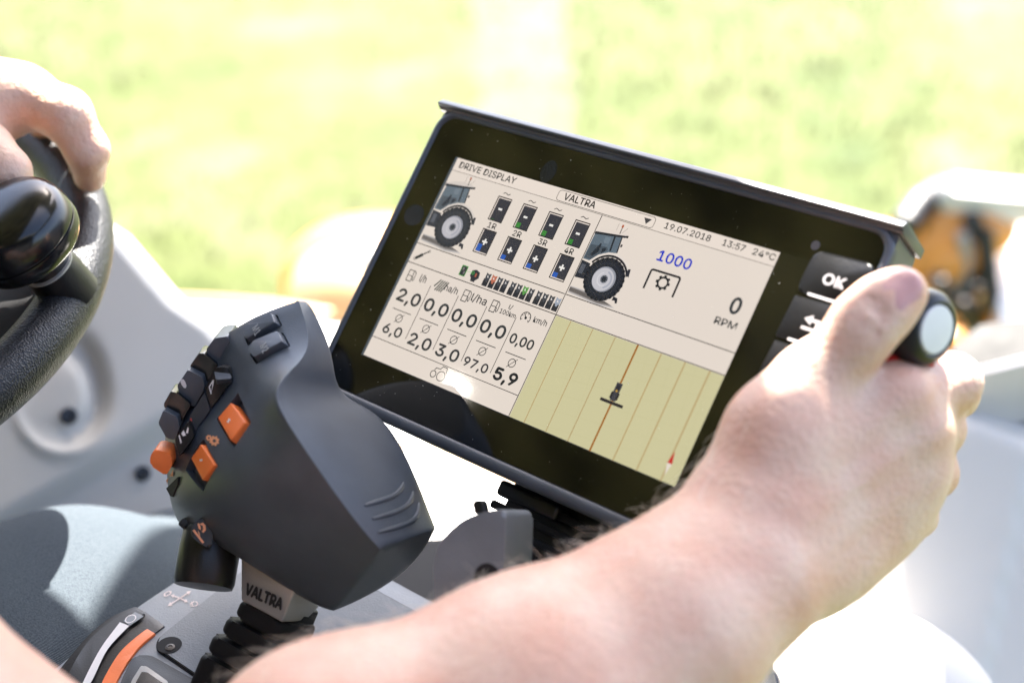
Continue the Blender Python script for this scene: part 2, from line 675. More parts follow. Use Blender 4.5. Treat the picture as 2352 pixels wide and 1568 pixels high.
class UI:
    def __init__(s):
        s.V, s.F, s.I, s.mats, s.key = [], [], [], [], {}
        s.layer = 0.0

    def col(s, rgb):
        if rgb not in s.key:
            s.key[rgb] = len(s.mats)
            s.mats.append(screen_mat("pixels_%d_%d_%d" % rgb, rgb))
        return s.key[rgb]

    def poly(s, pts, rgb, z=1):
        b = len(s.V)
        s.V += [T(p[0], p[1], .08 + .03 * z) for p in pts]
        s.F.append(tuple(range(b, b + len(pts))))
        s.I.append(s.col(rgb))

    def rect(s, u0, v0, u1, v1, rgb, z=1):
        s.poly([(u0, v0), (u1, v0), (u1, v1), (u0, v1)], rgb, z)

    def line(s, pts, w, rgb, z=2, close=False):
        n = len(pts)
        for i in range(n if close else n - 1):
            a, b = Vector(pts[i]), Vector(pts[(i + 1) % n])
            d = (b - a).normalized()
            q = Vector((-d.y, d.x)) * w * .5
            e = d * w * .25
            s.poly([a - q - e, b - q + e, b + q + e, a + q - e], rgb, z + .03 * (i % 2))

    def circ(s, u, v, r, rgb, z=1, ry=None, n=32):
        ry = ry or r
        s.poly([(u + r * math.cos(6.2832 * k / n), v + ry * math.sin(6.2832 * k / n)) for k in range(n)], rgb, z)

    def ring(s, u, v, r, w, rgb, z=2, a0=0, a1=360, n=28, rr=None):
        P0 = []
        for k in range(n + 1):
            t = math.radians(a0 + (a1 - a0) * k / n)
            P0.append((math.cos(t), math.sin(t)))
        for k in range(n):
            a, b = P0[k], P0[k + 1]
            ro, ri = r + w / 2, r - w / 2
            s.poly([(u + a[0] * ro, v + a[1] * ro), (u + b[0] * ro, v + b[1] * ro), (u + b[0] * ri, v + b[1] * ri), (u + a[0] * ri, v + a[1] * ri)], rgb, z)

    def text(s, t, u0, u1, base, cap, rgb, bold=.012, z=3):
        V, F = text_geo(t)
        c = s.col(rgb)
        d = cap * (bold * 1.2 + .008)
        for k, (du, dv) in enumerate(((-d, 0), (d, 0), (0, -d), (0, d))):
            b = len(s.V)
            s.V += [T(u0 + d + (u1 - u0 - 2 * d) * x + du, base - d - (cap - 2 * d) * y + dv, .08 + .03 * z + .003 * k) for x, y in V]
            for f in F:
                s.F.append(tuple(b + i for i in f))
                s.I.append(c)

    def gear(s, u, v, r, rgb, z=3, teeth=8, w=.8):
        s.ring(u, v, r * .68, w, rgb, z)
        for k in range(teeth):
            t = 2 * math.pi * k / teeth
            c, d = math.cos(t), math.sin(t)
            q = r * .17
            s.poly([(u + c * r * .72 - d * q, v + d * r * .72 + c * q), (u + c * r - d * q, v + d * r + c * q),
                    (u + c * r + d * q, v + d * r - c * q), (u + c * r * .72 + d * q, v + d * r * .72 - c * q)], rgb, z)


def draw_ui():
    s = UI()
    W, H = 197, 116
    BG = (228, 216, 205)
    INK = (44, 47, 49)
    s.rect(0, 0, W, H, BG, 0)
    s.rect(0, 0, W, 7.1, (233, 220, 209), 1)
    s.line([(0, 7.2), (W, 7.2)], .28, (110, 104, 98))
    s.text("DRIVE DISPLAY", 3.3, 42.3, 5.1, 3.7, INK, .012)
    s.line(round_poly([(70.2, .8), (129.4, .8), (129.4, 6.6), (70.2, 6.6)], 2), .3, (80, 78, 75), 2, True)
    s.text("VALTRA", 74.2, 94, 5.4, 3.8, (25, 27, 29), .02)
    s.poly([(122.9, 2.3), (127.3, 2.3), (125.1, 5.3)], (60, 60, 66), 3)
    s.text("19.07.2018", 135.3, 161.2, 4.7, 3.2, INK, .012)
    s.text("13:57", 167.8, 179.9, 4.6, 3.2, INK, .012)
    s.text("24°C", 184, 196, 4.6, 3.2, INK, .012)
    L = (46, 44, 44)
    s.line([(100, 7.3), (100, H)], .42, L)
    s.line([(0, 50.4), (99.4, 50.4)], .42, L)
    s.line([(100.5, 50.4), (W, 50.4)], .42, L)
    s.line([(0, 61.5), (W, 61.5)], .42, L)
    s.line([(0, 105.1), (100, 105.1)], .36, L)
    # valve bars
    for i in range(4):
        u = 36.1 + 16.85 * i
        for top in (1, 0):
            v0, v1 = (13.1, 26.8) if top else (31.8, 45.3)
            s.rect(u, v0, u + 9.3, v1, (24, 24, 28), 1)
            s.rect(u + .6, v0 + .6, u + 8.9, v1 - .5, (58, 58, 66), 2)
            s.rect(u + .65, v0 + .6, u + 1.15, v1 - .5, (238, 224, 212), 3)
            if top:
                s.rect(u + .6, v0 + .6, u + 8.9, v0 + 1.1, (238, 224, 212), 3)
                s.rect(u + 3.6, v0 + 6.2, u + 6.0, v0 + 7.3, (240, 236, 230), 3)
                if i:
                    s.rect(u + 1.4, v1 - 3.4, u + 4.1, v1 - .7, (58, 132, 58), 3)
                else:
                    s.rect(u + 1.4, v1 - 1.1, u + 4.1, v1 - .7, (52, 92, 54), 3)
            else:
                s.rect(u + .6, v1 - 1.0, u + 8.9, v1 - .5, (238, 224, 212), 3)
                s.rect(u + 3.1, v0 + 6.3, u + 6.4, v0 + 7.3, (240, 236, 230), 3)
                s.rect(u + 4.25, v0 + 5.1, u + 5.25, v0 + 8.5, (240, 236, 230), 3.1)
                s.rect(u + 1.4, v1 - (5.2 if i == 0 else 3.6), u + 4.2, v1 - 1.1, (48, 92, 178), 3)
        s.text("%dR" % (i + 1), 38.0 + 16.8 * i, 43.4 + 16.8 * i, 31.0, 3.2, INK, .012)
        c = 40.6 + 16.87 * i
        s.line([(c - 2.2, 11.4), (c - 1.2, 10.7), (c - .2, 11.0), (c + .9, 11.5), (c + 2.2, 10.8)], .42, INK)
    # tractor pictures
    for cu, cv, fade in ((17.3, 36.6, 1), (116.7, 37.3, 0)):
        def q(pts, rgb, z):
            pts = [(cu + a, cv + b) for a, b in pts]
            lo = .3 if fade else 100.4
            pts = [(max(a, lo), b) for a, b in pts]
            if fade:
                rgb = tuple(int(c + (150 - c) * .16) for c in rgb)
            s.poly(pts, rgb, z)
        for k, g in ((3, 205), (2, 178), (1, 140), (0, 104)):
            q([(-16, 9.0 - k * .25), (-2, 9.6 - k * .5), (6, 10.2), (9.5 + k, 11 + k * .3), (2, 11.8 + k * .5), (-6, 11.3 + k * .4), (-16, 10.7 + k * .4)], (g, g - 6, g - 8), 1.2 + .1 * (3 - k))
        q([(-17, -5.8), (-11, -5.2), (-9.8, 3), (-17, 3.5)], (44, 47, 56), 2)
        q([(-15.5, -4), (-13, -4), (-13, 1), (-15.5, 1)], (84, 88, 98), 2.2)
        q([(-17, -21.8), (-12, -23.8), (-7, -24.9), (0, -24.6), (1.8, -23.5), (-3, -23.0), (-17, -20.9)], (226, 214, 204), 2)
        q([(-17, -21.4), (-6, -22.6), (1.6, -23.6), (1.2, -22.4), (-6, -21.4), (-17, -20.0)], (38, 42, 50), 2.3)
        q([(-16, -20.4), (-6, -21.6), (-.7, -22.3), (.5, -14), (-4, -13.2), (-9, -10.5), (-12.4, -6.5), (-17, -6.5)], (96, 110, 122), 2.2)
        q([(-15.5, -14.5), (-6, -15.5), (-5, -14), (-9, -11), (-12, -7.2), (-15.8, -7.2)], (74, 84, 94), 2.4)
        q([(-5.0, -21.8), (-4.1, -21.9), (-3.2, -14), (-4.2, -14)], (36, 40, 48), 2.6)
        q([(-.9, -22.4), (-.3, -22.4), (.7, -14.2), (0, -14.2)], (36, 40, 48), 2.6)
        q([(-11.5, -14), (-10.5, -16.5), (-9.8, -16.2), (-9.6, -12), (-12, -9), (-13.5, -9.5)], (40, 46, 56), 2.6)
        q([(-8.4, -14), (-6.8, -15), (-6, -13.5), (-8, -11.5)], (40, 46, 56), 2.6)
        q([(-9.4, -20.2), (-6.2, -20.6), (-6.3, -17.2), (-8.6, -17), (-9.6, -18)], (112, 126, 138), 2.5)
        q([(.5, -18.8), (1.6, -18.9), (1.5, -17.6), (.6, -17.3)], (34, 36, 42), 2.6)
        q([(1.2, -23.7), (2.6, -23.9), (2.6, -22.6), (1.4, -22.6)], (34, 36, 42), 2.6)
        q([(-3.0, -27), (-2.6, -27), (-2.5, -23.6), (-3.0, -23.6)], (60, 60, 64), 2.6)
        q([(-3.4, -28.4), (-2.4, -28.4), (-2.3, -26.9), (-3.4, -26.9)], (178, 88, 58), 2.7)
        q([(-5.5, -28.5), (-5.35, -28.5), (-5.35, -24.7), (-5.5, -24.7)], (120, 112, 106), 2.7)
        q([(.2, -27.5), (.35, -27.4), (-1.6, -24.2), (-1.75, -24.2)], (120, 112, 106), 2.7)
        q([(9, 6.5), (11.6, 6.8), (12.4, 9.2), (11.4, 9.6), (10.6, 8.3), (9, 8.6)], (40, 42, 50), 2.3)
        bb = (148 / 255, )
        fd = lambda c: tuple(int(v + (150 - v) * .16) for v in c) if fade else c
        s.circ(cu, cv, 11.1, fd((40, 43, 52)), 2.8, n=48)
        for k in range(26):
            t = 2 * math.pi * k / 26
            c, d = math.cos(t), math.sin(t)
            e, f = math.cos(t + .12), math.sin(t + .12)
            s.poly([(cu + c * 9.3, cv + d * 9.3), (cu + c * 11.35, cv + d * 11.35), (cu + e * 11.35, cv + f * 11.35), (cu + e * 10.2, cv + f * 10.2)], fd((28, 30, 38)), 2.95)
        s.ring(cu, cv, 8.2, .25, fd((56, 60, 70)), 3)
        s.circ(cu - .1, cv + .1, 6.5, fd((150, 152, 162)), 3.1)
        s.circ(cu - .5, cv + .3, 5.9, fd((196, 194, 200)), 3.2)
        s.ring(cu - .2, cv + .2, 4.2, .9, fd((168, 170, 182)), 3.3, -80, 70)
        s.ring(cu - .2, cv + .2, 3.4, .5, fd((214, 212, 216)), 3.35, 60, 250)
        s.circ(cu, cv, 2.1, fd((110, 114, 124)), 3.4)
        s.circ(cu, cv, 1.3, fd((44, 48, 56)), 3.5)
        for k in range(8):
            t = 2 * math.pi * k / 8
            s.circ(cu + 1.55 * math.cos(t), cv + 1.55 * math.sin(t), .3, fd((44, 48, 56)), 3.55, n=8)
        s.ring(cu, cv, 12.0, 1.1, fd((34, 36, 43)), 3.0, -150, -22)
        s.ring(cu, cv - .1, 13.0, 1.0, fd((228, 217, 208)), 3.1, -150, -35)
        s.poly([(cu + 10.2, cv - 8.3), (cu + 11.6, cv - 8.6), (cu + 12.3, cv - 4.4), (cu + 10.3, cv - 5.4)], fd((48, 50, 58)), 3.15)
    # spanner-like cylinder
    s.line([(3.9, 58.3), (6.9, 55.7)], 1.7, (52, 56, 56), 3)
    s.line([(6.6, 55.9), (9.9, 53.1)], .7, (52, 56, 56), 3)
    s.ring(3.2, 58.9, .6, .35, INK, 3, n=12)
    s.ring(10.3, 52.8, .6, .35, INK, 3, n=12)
    # control strip
    s.rect(34.4, 53.5, 38.4, 59.2, (66, 150, 66), 2)
    s.rect(34.8, 53.9, 38.0, 58.8, (58, 58, 62), 2.2)
    s.rect(35.5, 54.5, 36.4, 56.0, (130, 128, 126), 2.4)
    s.rect(36.7, 56.4, 37.6, 58.0, (120, 118, 116), 2.4)
    s.line([(38.4, 56.0), (41.8, 55.8)], .2, (120, 190, 100))
    s.poly([(41.6, 54.6), (44, 53.6), (46.8, 54.6), (47.4, 57.6), (45.6, 59.4), (45.8, 60.2), (43, 60.2), (42.6, 58.6), (41.4, 57.4)], (54, 55, 60), 2)
    s.ring(42.6, 55.8, .8, .4, (70, 160, 80), 2.4, n=14)
    s.rect(44.4, 55.4, 45.4, 57.4, (176, 96, 74), 2.4)
    for g, u0 in enumerate((50.4, 67.1, 83.9)):
        for k in range(4):
            a = u0 + 3.95 * k
            s.poly([(a + .2, 56.4), (a + 3.6, 56.4), (a + 3.6, 60.3), (a + .2, 60.3)], (50, 51, 56), 2)
            top = (70, 72, 78)
            if (g, k) == (0, 1):
                top = (190, 112, 88)
            if (g, k) == (1, 2):
                top = (96, 156, 80)
            if (g, k) == (2, 3):
                top = (156, 164, 178)
            s.poly([(a + .5, 53.1), (a + 2.1, 53.8), (a + 3.6, 53.1), (a + 3.5, 56.6), (a + .6, 56.6)], top, 2.2)
            s.poly([(a + 1.2, 56.6), (a + 2.8, 56.6), (a + 2.5, 57.8), (a + 1.5, 57.8)], top, 2.3)
            s.rect(a + 1.6, 54.4, a + 2.0, 55.6, (236, 230, 226), 2.5)
            s.rect(a + 2.0, 55.1, a + 2.5, 55.5, (236, 230, 226), 2.5)
    # consumption table
    for k in range(4):
        u = 21.1 + 19.35 * k
        s.line([(u, 69.6), (u, 100.0)], .36, L)
    for u in (6.3, 45.2, 64.3):
        s.line([(u - 2.4, 71.2), (u - 2.4, 65.2), (u + .8, 65.2), (u + .8, 71.2)], .45, INK, 3, True)
        s.line([(u - 2.2, 68.2), (u + .6, 68.2)], .4, INK)
        s.line([(u + 1.2, 65.0), (u + 2.4, 66.2), (u + 2.5, 69.8), (u + 1.9, 70.6), (u + 1.4, 69.8), (u + 1.4, 68.4)], .42, INK)
    s.text("l/h", 12.4, 16.8, 69.4, 4.0, INK, .008)
    for k in range(5):
        a = 23.2 + 1.35 * k
        s.line([(a, 70.8 if k > 0 else 69), (a + 2.6, 64.9)], .75, (86, 88, 82), 3)
    s.text("ha/h", 30.0, 39.0, 69.3, 3.5, INK, .008)
    s.text("l/ha", 48.6, 58.6, 69.6, 4.2, INK, .008)
    s.text("l/", 72.4, 74.8, 66.9, 2.4, INK, .01)
    s.text("100km", 68.3, 78.6, 70.4, 2.5, INK, .012)
    s.ring(84.4, 68.1, 2.9, .45, INK, 3, 140, 400)
    s.line([(84.4, 68.1), (82.9, 66.2)], .5, INK)
    s.circ(84.5, 68.2, .75, INK, 3, n=14)
    for t in (150, 200, 250, 290, 340, 390):
        c, d = math.cos(math.radians(t)), math.sin(math.radians(t))
        s.line([(84.4 + 2.0 * c, 68.1 + 2 * d), (84.4 + 2.8 * c, 68.1 + 2.8 * d)], .35, INK)
    s.text("km/h", 89.2, 97.6, 68.8, 3.0, INK, .01)
    NUM = (60, 62, 63)
    for k, (t, a, b, base, cap) in enumerate((("2,0", 3.4, 19.3, 82.9, 7.1), ("0,0", 22.6, 38.8, 82.7, 7.1), ("0,0", 41.9, 58.1, 82.7, 7.1), ("0,0", 61.2, 77.4, 82.7, 7.1), ("0,00", 81.0, 95.9, 82.5, 5.3))):
        s.text(t, a, b, base, cap, NUM, .03)
    for k, (t, a, b, base, cap) in enumerate((("6,0", 4.2, 17.4, 101.3, 5.6), ("2,0", 23.0, 38.3, 102.0, 6.6), ("3,0", 42.2, 57.4, 102.0, 6.6), ("97,0", 61.2, 77.0, 101.4, 4.9), ("5,9", 81.2, 95.8, 102.2, 6.7))):
        s.text(t, a, b, base, cap, (36, 38, 42) if k == 4 else NUM, .04 if k == 4 else .028)
        c = 11.3 + 19.3 * k
        s.ring(c, 91.5, 2.1, .42, INK, 3)
        s.line([(c - 2.2, 94.2), (c + 2.3, 88.9)], .36, INK, 3.3)
        s.line([(4.5 + 19.42 * k, 87.45), (17.3 + 19.42 * k, 87.45)], .42, INK)
    s.ring(47.2, 111.2, 1.7, .45, INK, 3)
    s.ring(52.3, 110.9, 2.5, .45, INK, 3)
    s.line([(47.0, 109.0), (47.6, 107.8), (50.4, 107.6), (51.2, 105.9), (54.0, 105.9), (54.6, 108.6)], .45, INK)
    # pto
    s.text("1000", 138.8, 157.6, 20.6, 5.4, (22, 50, 190), .02)
    s.line([(139.0, 35.2)] + round_poly([(139.0, 35.2), (138.9, 25.4), (155.2, 25.2), (155.4, 35.0)], 1.2)[5:-5] + [(155.4, 35.0)], 1.05, (34, 36, 40), 3)
    s.gear(147.5, 30.1, 3.9, (34, 36, 40), 3, 8, 1.0)
    s.text("0", 184.8, 190.4, 33.8, 8.2, (58, 62, 66), .03)
    s.text("RPM", 180.7, 192.4, 40.6, 3.6, (58, 60, 62), .018)
    # map
    s.rect(100.4, 61.9, W, H, (204, 198, 156), 1)
    for k in range(8):
        a = 104 + 13 * k
        s.line([(min(a, 190), 62), (min(a + 6.5, 196.5), 116)], .12, (196, 190, 146), 1.3)
    for k in range(6):
        v = 71 + 8.2 * k
        s.line([(100.6, v + 3.5), (W, v - 6)], .12, (196, 190, 146), 1.35)
    for k, u in enumerate((109.6, 123.0, 136.3, 162.7, 176.0, 189.3)):
        w, c = ((.32, (172, 132, 74)), (.32, (168, 130, 76)), (.36, (168, 134, 84)), (.55, (180, 150, 98)), (.7, (184, 160, 112)), (.9, (186, 164, 118)))[k]
        s.line([(u, 62), (u, H)], w, c, 1.6)
    s.line([(149.4, 62), (149.4, H)], .95, (160, 98, 26), 1.7)
    s.rect(142.8, 90.9, 155.8, 92.4, (42, 40, 44), 2)
    s.rect(147.6, 81.6, 150.9, 90.6, (66, 66, 72), 2)
    s.rect(148.2, 82.6, 150.3, 85.2, (46, 46, 52), 2.2)
    s.rect(146.9, 86.4, 148.1, 89.8, (40, 40, 46), 2.2)
    s.rect(150.3, 86.4, 151.5, 89.8, (40, 40, 46), 2.2)
    s.circ(149.2, 85.6, .6, (190, 150, 70), 2.4, n=12)
    s.poly([(189.9, 101.4), (191.2, 107.4), (188.6, 107.4)], (196, 52, 50), 2)
    s.poly([(188.6, 107.4), (191.2, 107.4), (189.9, 113.0)], (228, 218, 204), 2)
    # left strip: glass edge reflection painted as a glow; bottom strip: panel edge
    s.rect(-1.6, -.3, 0, H + .6, (78, 86, 94), 1)
    s.rect(-1.6, H, W, H + .5, (52, 54, 56), 1)
    return s


def terminal():
    root = thing("display_terminal", "dark grey tractor touch display lit with a beige page of gauges", "display", T(112, 144, -20))
    # case: a box with a raised frame round the glass
    prism("case", T, rrect(-24, -25, 246, 143, 5), -27, -1, M['case'], root, .0)
    # raised frame
    bm = bmesh.new()
    prof = [(0, -6), (0, -.2), (.9, 1.0), (2.2, 1.4), (3.3, .9), (3.9, -.4)]
    outer = lambda d: rrect(-24.6 + d, -24.6 + d, 246.4 - d, 143.8 - d * 1.75, 11 - d * .45, 8)
    loops = [[bm.verts.new(T(u, v, w)) for u, v in outer(d)] for d, w in prof]
    n = len(loops[0])
    for a, b in zip(loops, loops[1:]):
        for i in range(n):
            bm.faces.new((a[i], a[(i + 1) % n], b[(i + 1) % n], b[i]))
    bm_obj("frame", bm, M['case'], root, 60)
    # visor lip along the top
    bm = bmesh.new()
    sec = [(-27.6, -29), (-29.0, .6), (-28.6, 1.8), (-26.0, 4.4), (-25.2, 4.6), (-24.6, 3.8), (-24.4, 1.6), (-23.4, 1.4), (-23.0, .6), (-23, -29)]
    us = [-26.4, 247.6]
    dv = [0, 0]
    L = [[bm.verts.new(T(u, v + q * (.9 if w > -10 else .9), w)) for v, w in sec] for u, q in zip(us, dv)]
    for a, b in zip(L, L[1:]):
        for i in range(len(sec)):
            bm.faces.new((a[i], a[(i + 1) % len(sec)], b[(i + 1) % len(sec)], b[i]))
    bm.faces.new(L[0])
    bm.faces.new(L[-1][::-1])
    bmesh.ops.bevel(bm, geom=list(bm.edges), offset=.0006, segments=2, profile=.5, affect='EDGES', clamp_overlap=True)
    bm_obj("visor_lip", bm, M['case'], root, 30)
    # glass
    g = prism("glass", T, rrect(-20.6, -20.6, 242.6, 136.6, 9, 8), -1.2, 0, M['glass'], root, 0)
    # dust and finger marks on the glass
    V, F = [], []
    for k in range(320):
        u, v = rng.uniform(-19, 205), rng.uniform(-19, 135)
        if 0 < u < 197 and 0 < v < 116 and rng.random() < .85:
            continue
        r = rng.uniform(.06, .16) if rng.random() < .9 else rng.uniform(.2, .35)
        b = len(V)
        V += [T(u + r * math.cos(t), v + r * .8 * math.sin(t), .03 if not (0 < u < 197 and 0 < v < 116) else .4) for t in (0, 1.05, 2.1, 3.14, 4.19, 5.24)]
        F.append(tuple(range(b, b + 6)))
    merge_into(g, V, F, M['dust'])
    for u, v, a, b in ((58.5, -6.6, 4.6, 6.2), (-10.5, 37, 6.5, 6.0), (210, 74, 4, 4)):
        merge_into(g, [T(u + a * math.cos(6.2832 * k / 28), v + b * math.sin(6.2832 * k / 28), .02) for k in range(28)], [tuple(range(28))], M['smudge'])
    ui = draw_ui()
    obj("screen", ui.V, ui.F, ui.mats, root, False, ui.I)
    # sensor and soft keys
    obj("light_sensor", [T(211.4 + 2.1 * math.cos(6.2832 * k / 24), -7.7 + 2.3 * math.sin(6.2832 * k / 24), .05) for k in range(24)], [tuple(range(24))], M['led_grey'], root, False)
    keys = (("OK", -5.6, 15.4), ("back", 16.8, 37.4), ("", 38.8, 59.4), ("", 60.8, 81.4))
    for k, (name, v0, v1) in enumerate(keys):
        pts = round_poly([(212.6, v0), (242.3, v0 - .8 if k else v0 - 1), (242.3, v1), (212.0 - .2 * k, v1)], 4.5 if k == 0 else 1.0)
        kb = prism("key", T, pts, -.3, 1.5, M['black'], root, .0011, 2, taper=.985)
        prism("light_slot", T, rrect(218.2, v1 - 1.2, 238, v1 - .1, .5), 1.2, 1.62, M['led'], kb, 0)
        vc = (v0 + v1) / 2 + 1.4
        fr = Frame(T(0, 0, 1.55), TX, -TY, TN)
        mm = .001
        if name == "OK":
            decal_text("lettering", Frame(T(222.2, vc + 2, 1.56), TX, -TY, TN), "OK", 0, .0104, 0, .0048, M['key_print'], kb, .04, w=0)
        elif name == "back":
            pl = [(221.8, 30.6), (229.4, 30.6), (229.4, 24.9), (225.4, 24.9), (225.4, 23.2), (221.6, 25.7), (225.4, 28.0), (225.4, 26.4), (227.8, 26.4), (227.8, 29.2), (221.8, 29.2)]
            obj("arrow_mark", [T(u, v, 1.58) for u, v in pl], [tuple(range(len(pl)))], M['key_print'], kb, False)
    # rotary knob on the right end
    ax = (TX * .95 + TN * .31).normalized()
    kc = P(2151, 757, .590)
    kn = lathe("rotary_knob", kc, ax, [(0.0148, -.032), (.0162, -.030), (.0166, -.008), (.0160, -.0035), (.0142, -.0006), (.0118, .0004), (.0108, -.0002), (.0, -.0002)], M['black'], root)
    lathe("knob_cap", kc, ax, [(.0104, -.002), (.0104, .0000), (.0099, .0006), (.006, .0010), (0, .0011)], M['cap_white'], kn)
    tube("knob_collar", [P(2010, 846, .600), P(2040, 838, .602), (P(2120, 812, .606))], .0085, M['red_plastic'], kn, 20)
    # pivot bracket with cooling fins under the case
    br = prism("bracket", T, rrect(104, 140, 214, 196, 3), -62, -24, M['black'], root, .002)
    for k in range(6):
        v = 147 + 8.2 * k
        box("fin", Frame(T(0, 0, 0), TX, TY, TN), (.101 - .001 * k, .216), (v * .001, v * .001 + .0042), (-.060, -.0155 - .0012 * k), M['rubber'], br, .0012, 2)
    box("tilt_clamp", Frame(T(0, 0, 0), TX, TY, TN), (.103, .14), (.1445, .1525), (-.05, -.012), M['black'], root, .002)
    return root


terminal()


def glare_lamps():
    """small unseen lights added under the roof to make glare spots in the display"""
    m = bpy.data.materials.new("glare_emitter")
    m.use_nodes = True
    q = m.node_tree.nodes["Principled BSDF"]
    q.inputs["Emission Color"].default_value = (1, .93, .82, 1)
    q.inputs["Emission Strength"].default_value = 55  # added glow, there only for the glare spots on the display
    for k, ((px, py), r, lab) in enumerate((((1046, 872), .0045, "unseen light added under the roof for display glare, nearest the door"), ((1066, 886), .0052, "unseen light added under the roof for display glare, between two others"), ((1050, 922), .003, "smallest unseen light added under the roof for display glare"))):
        p = ray_plane(px, py, TO, TN)
        d = p.normalized()
        rf = d - TN * (2 * d.dot(TN))
        h = p + rf * ((.447 - p.z) / rf.z)
        root = thing("glare_lamp", lab, "lamp", h, None)
        lathe("housing", h, Vector((0, 0, -1)), [(0, -.002), (r * 1.8, -.002), (r * 1.8, .004), (r * 1.2, .006), (r * 1.1, .004), (0, .004)], M['black'], root, 24)
        lathe("added_glow", h, Vector((0, 0, -1)), [(r, .004), (r, .0062), (r * .6, .008), (0, .0085)], m, root, 24)


glare_lamps()


# ------------------------------------------------------------------ control joystick
JV = {}


def joystick():
    root = thing("control_joystick", "chunky dark grey joystick with orange plus and minus buttons", "joystick", P(620, 1500, .69))
    rows = [
        [(521, 764, .697), (533, 757, .695), (556, 742, .692), (612, 712, .685), (685, 689, .679)],
        [(480, 790, .708), (527, 795, .688), (545, 800, .682), (630, 792, .668), (723, 799, .655)],
        [(434, 848, .711), (520, 865, .684), (560, 872, .670), (620, 862, .650), (665, 852, .640)],
        [(396, 920, .710), (480, 935, .681), (582, 938, .652), (607, 920, .637), (623, 899, .626)],
        [(375, 975, .706), (445, 982, .675), (560, 1010, .643), (612, 985, .630), (650, 958, .621)],
        [(379, 1050, .702), (412, 1043, .676), (505, 1105, .643), (628, 1095, .628), (748, 1102, .618)],
        [(384, 1110, .701), (415, 1130, .674), (500, 1185, .650), (658, 1215, .636), (830, 1215, .620)],
        [(392, 1165, .702), (425, 1190, .677), (530, 1256, .661), (700, 1335, .650), (874, 1261, .624)],
        [(411, 1207, .703), (445, 1222, .682), (556, 1283, .670), (717, 1390, .664), (764, 1406, .662)],
    ]
    side = [
        [(697, 689, .682), (709, 690, .685)],
        [(742, 798, .663), (764, 801, .672)],
        [(714, 848, .654), (768, 867, .676)],
        [(692, 912, .652), (793, 917, .688)],
        [(745, 950, .645), (884, 948, .688)],
        [(842, 1065, .640), (952, 1078, .678)],
        [(912, 1180, .636), (993, 1190, .668)],
        [(932, 1236, .636), (1003, 1212, .664)],
    ]
    under = [(972, 1270, .672), (903, 1341, .672), (803, 1388, .668)]
    V, F = [], []

    def add(t):
        V.append(P(*t))
        return len(V) - 1
    G = [[add(t) for t in r] for r in rows]
    S = [[add(t) for t in r] for r in side]
    U = [add(t) for t in under]
    for i in range(8):
        for j in range(4):
            F.append((G[i][j], G[i + 1][j], G[i + 1][j + 1], G[i][j + 1]))
    for i in range(7):
        F.append((G[i][4], G[i + 1][4], S[i + 1][0], S[i][0]))
        F.append((S[i][0], S[i + 1][0], S[i + 1][1], S[i][1]))
    # underside face
    F.append((G[7][4], G[8][4], U[2], U[1]))
    F.append((G[7][4], U[1], U[0], S[7][0]))
    F.append((S[7][0], U[0], S[7][1]))
    loop = [G[0][j] for j in range(5)] + [S[0][0]] + [S[i][1] for i in range(8)] + U + [G[8][4]] + [G[8][j] for j in (3, 2, 1, 0)] + [G[i][0] for i in range(7, 0, -1)]
    cen = P(640, 1050, .70)
    vd = cen.normalized()
    mid, back = [], []
    for i in loop:
        v = V[i]
        V.append(v.lerp(cen + vd * ((v - cen).dot(vd)), .05) + vd * .022)
        mid.append(len(V) - 1)
    for i in loop:
        v = V[i]
        V.append(v.lerp(cen, .35) + vd * .045)
        back.append(len(V) - 1)
    n = len(loop)
    for i in range(n):
        j = (i + 1) % n
        F.append((loop[i], loop[j], mid[j], mid[i]))
        F.append((mid[i], mid[j], back[j], back[i]))
    V.append(cen + vd * .055)
    for i in range(n):
        F.append((back[i], back[(i + 1) % n], len(V) - 1))
    bm = bmesh.new()
    bv = [bm.verts.new(v) for v in V]
    for f in F:
        bm.faces.new([bv[i] for i in f])
    cl = bm.edges.layers.float.get('crease_edge') or bm.edges.layers.float.new('crease_edge')

    def crease(a, b, c):
        e = bm.edges.get((bv[a], bv[b]))
        if e:
            e[cl] = c
    for i in range(7):
        crease(G[i][4], G[i + 1][4], .85 if i in (2, 3) else 1.0)
    crease(G[7][4], G[8][4], .95)
    crease(G[7][4], S[7][0], .95)
    crease(S[7][0], S[7][1], .95)
    for i in range(n):
        a, b = loop[i], loop[(i + 1) % n]
        crease(a, b, .95 if i < 6 else .6)
    for i in range(1, 8):
        crease(G[i][1], G[i + 1][1], .25) if i < 5 else None
    o = bm_obj("body", bm, [M['soft_grey']], root, 180)
    md = o.modifiers.new("s", 'SUBSURF')
    md.levels = md.render_levels = 3
    bake(o)
    for p in o.data.polygons:
        p.use_smooth = True
    # darker hard shell on the palm side, softer lit grip on the thumb side
    bvh = BVHTree.FromObject(o, bpy.context.evaluated_depsgraph_get())

    def hit(px, py):
        d = P(px, py, 1).normalized()
        loc, nor, _, dist = bvh.ray_cast(Vector((0, 0, 0)), d)
        return loc, nor

    def local(px, py, nudge=0.0):
        """frame on the surface; picture-right is roughly its x axis"""
        loc, nor = hit(px, py)
        if nor.dot(loc) > 0:
            nor = -nor
        return frame_n(loc + nor * nudge, nor)

    def onto(fr, pts):
        out = []
        for px, py in pts:
            p = ray_plane(px, py, fr.o, fr.z) - fr.o
            out.append((p.dot(fr.x), p.dot(fr.y)))
        if sum(out[i - 1][0] * out[i][1] - out[i][0] * out[i - 1][1] for i in range(len(out))) < 0:
            out = out[::-1]
        return out
    e = lambda x, y: (343.9 + .24132 * x, 756.5 + .24132 * y)
    c1 = lambda x, y: (326.7 + .35088 * x, 670.5 + .35088 * y)
    cutters = []

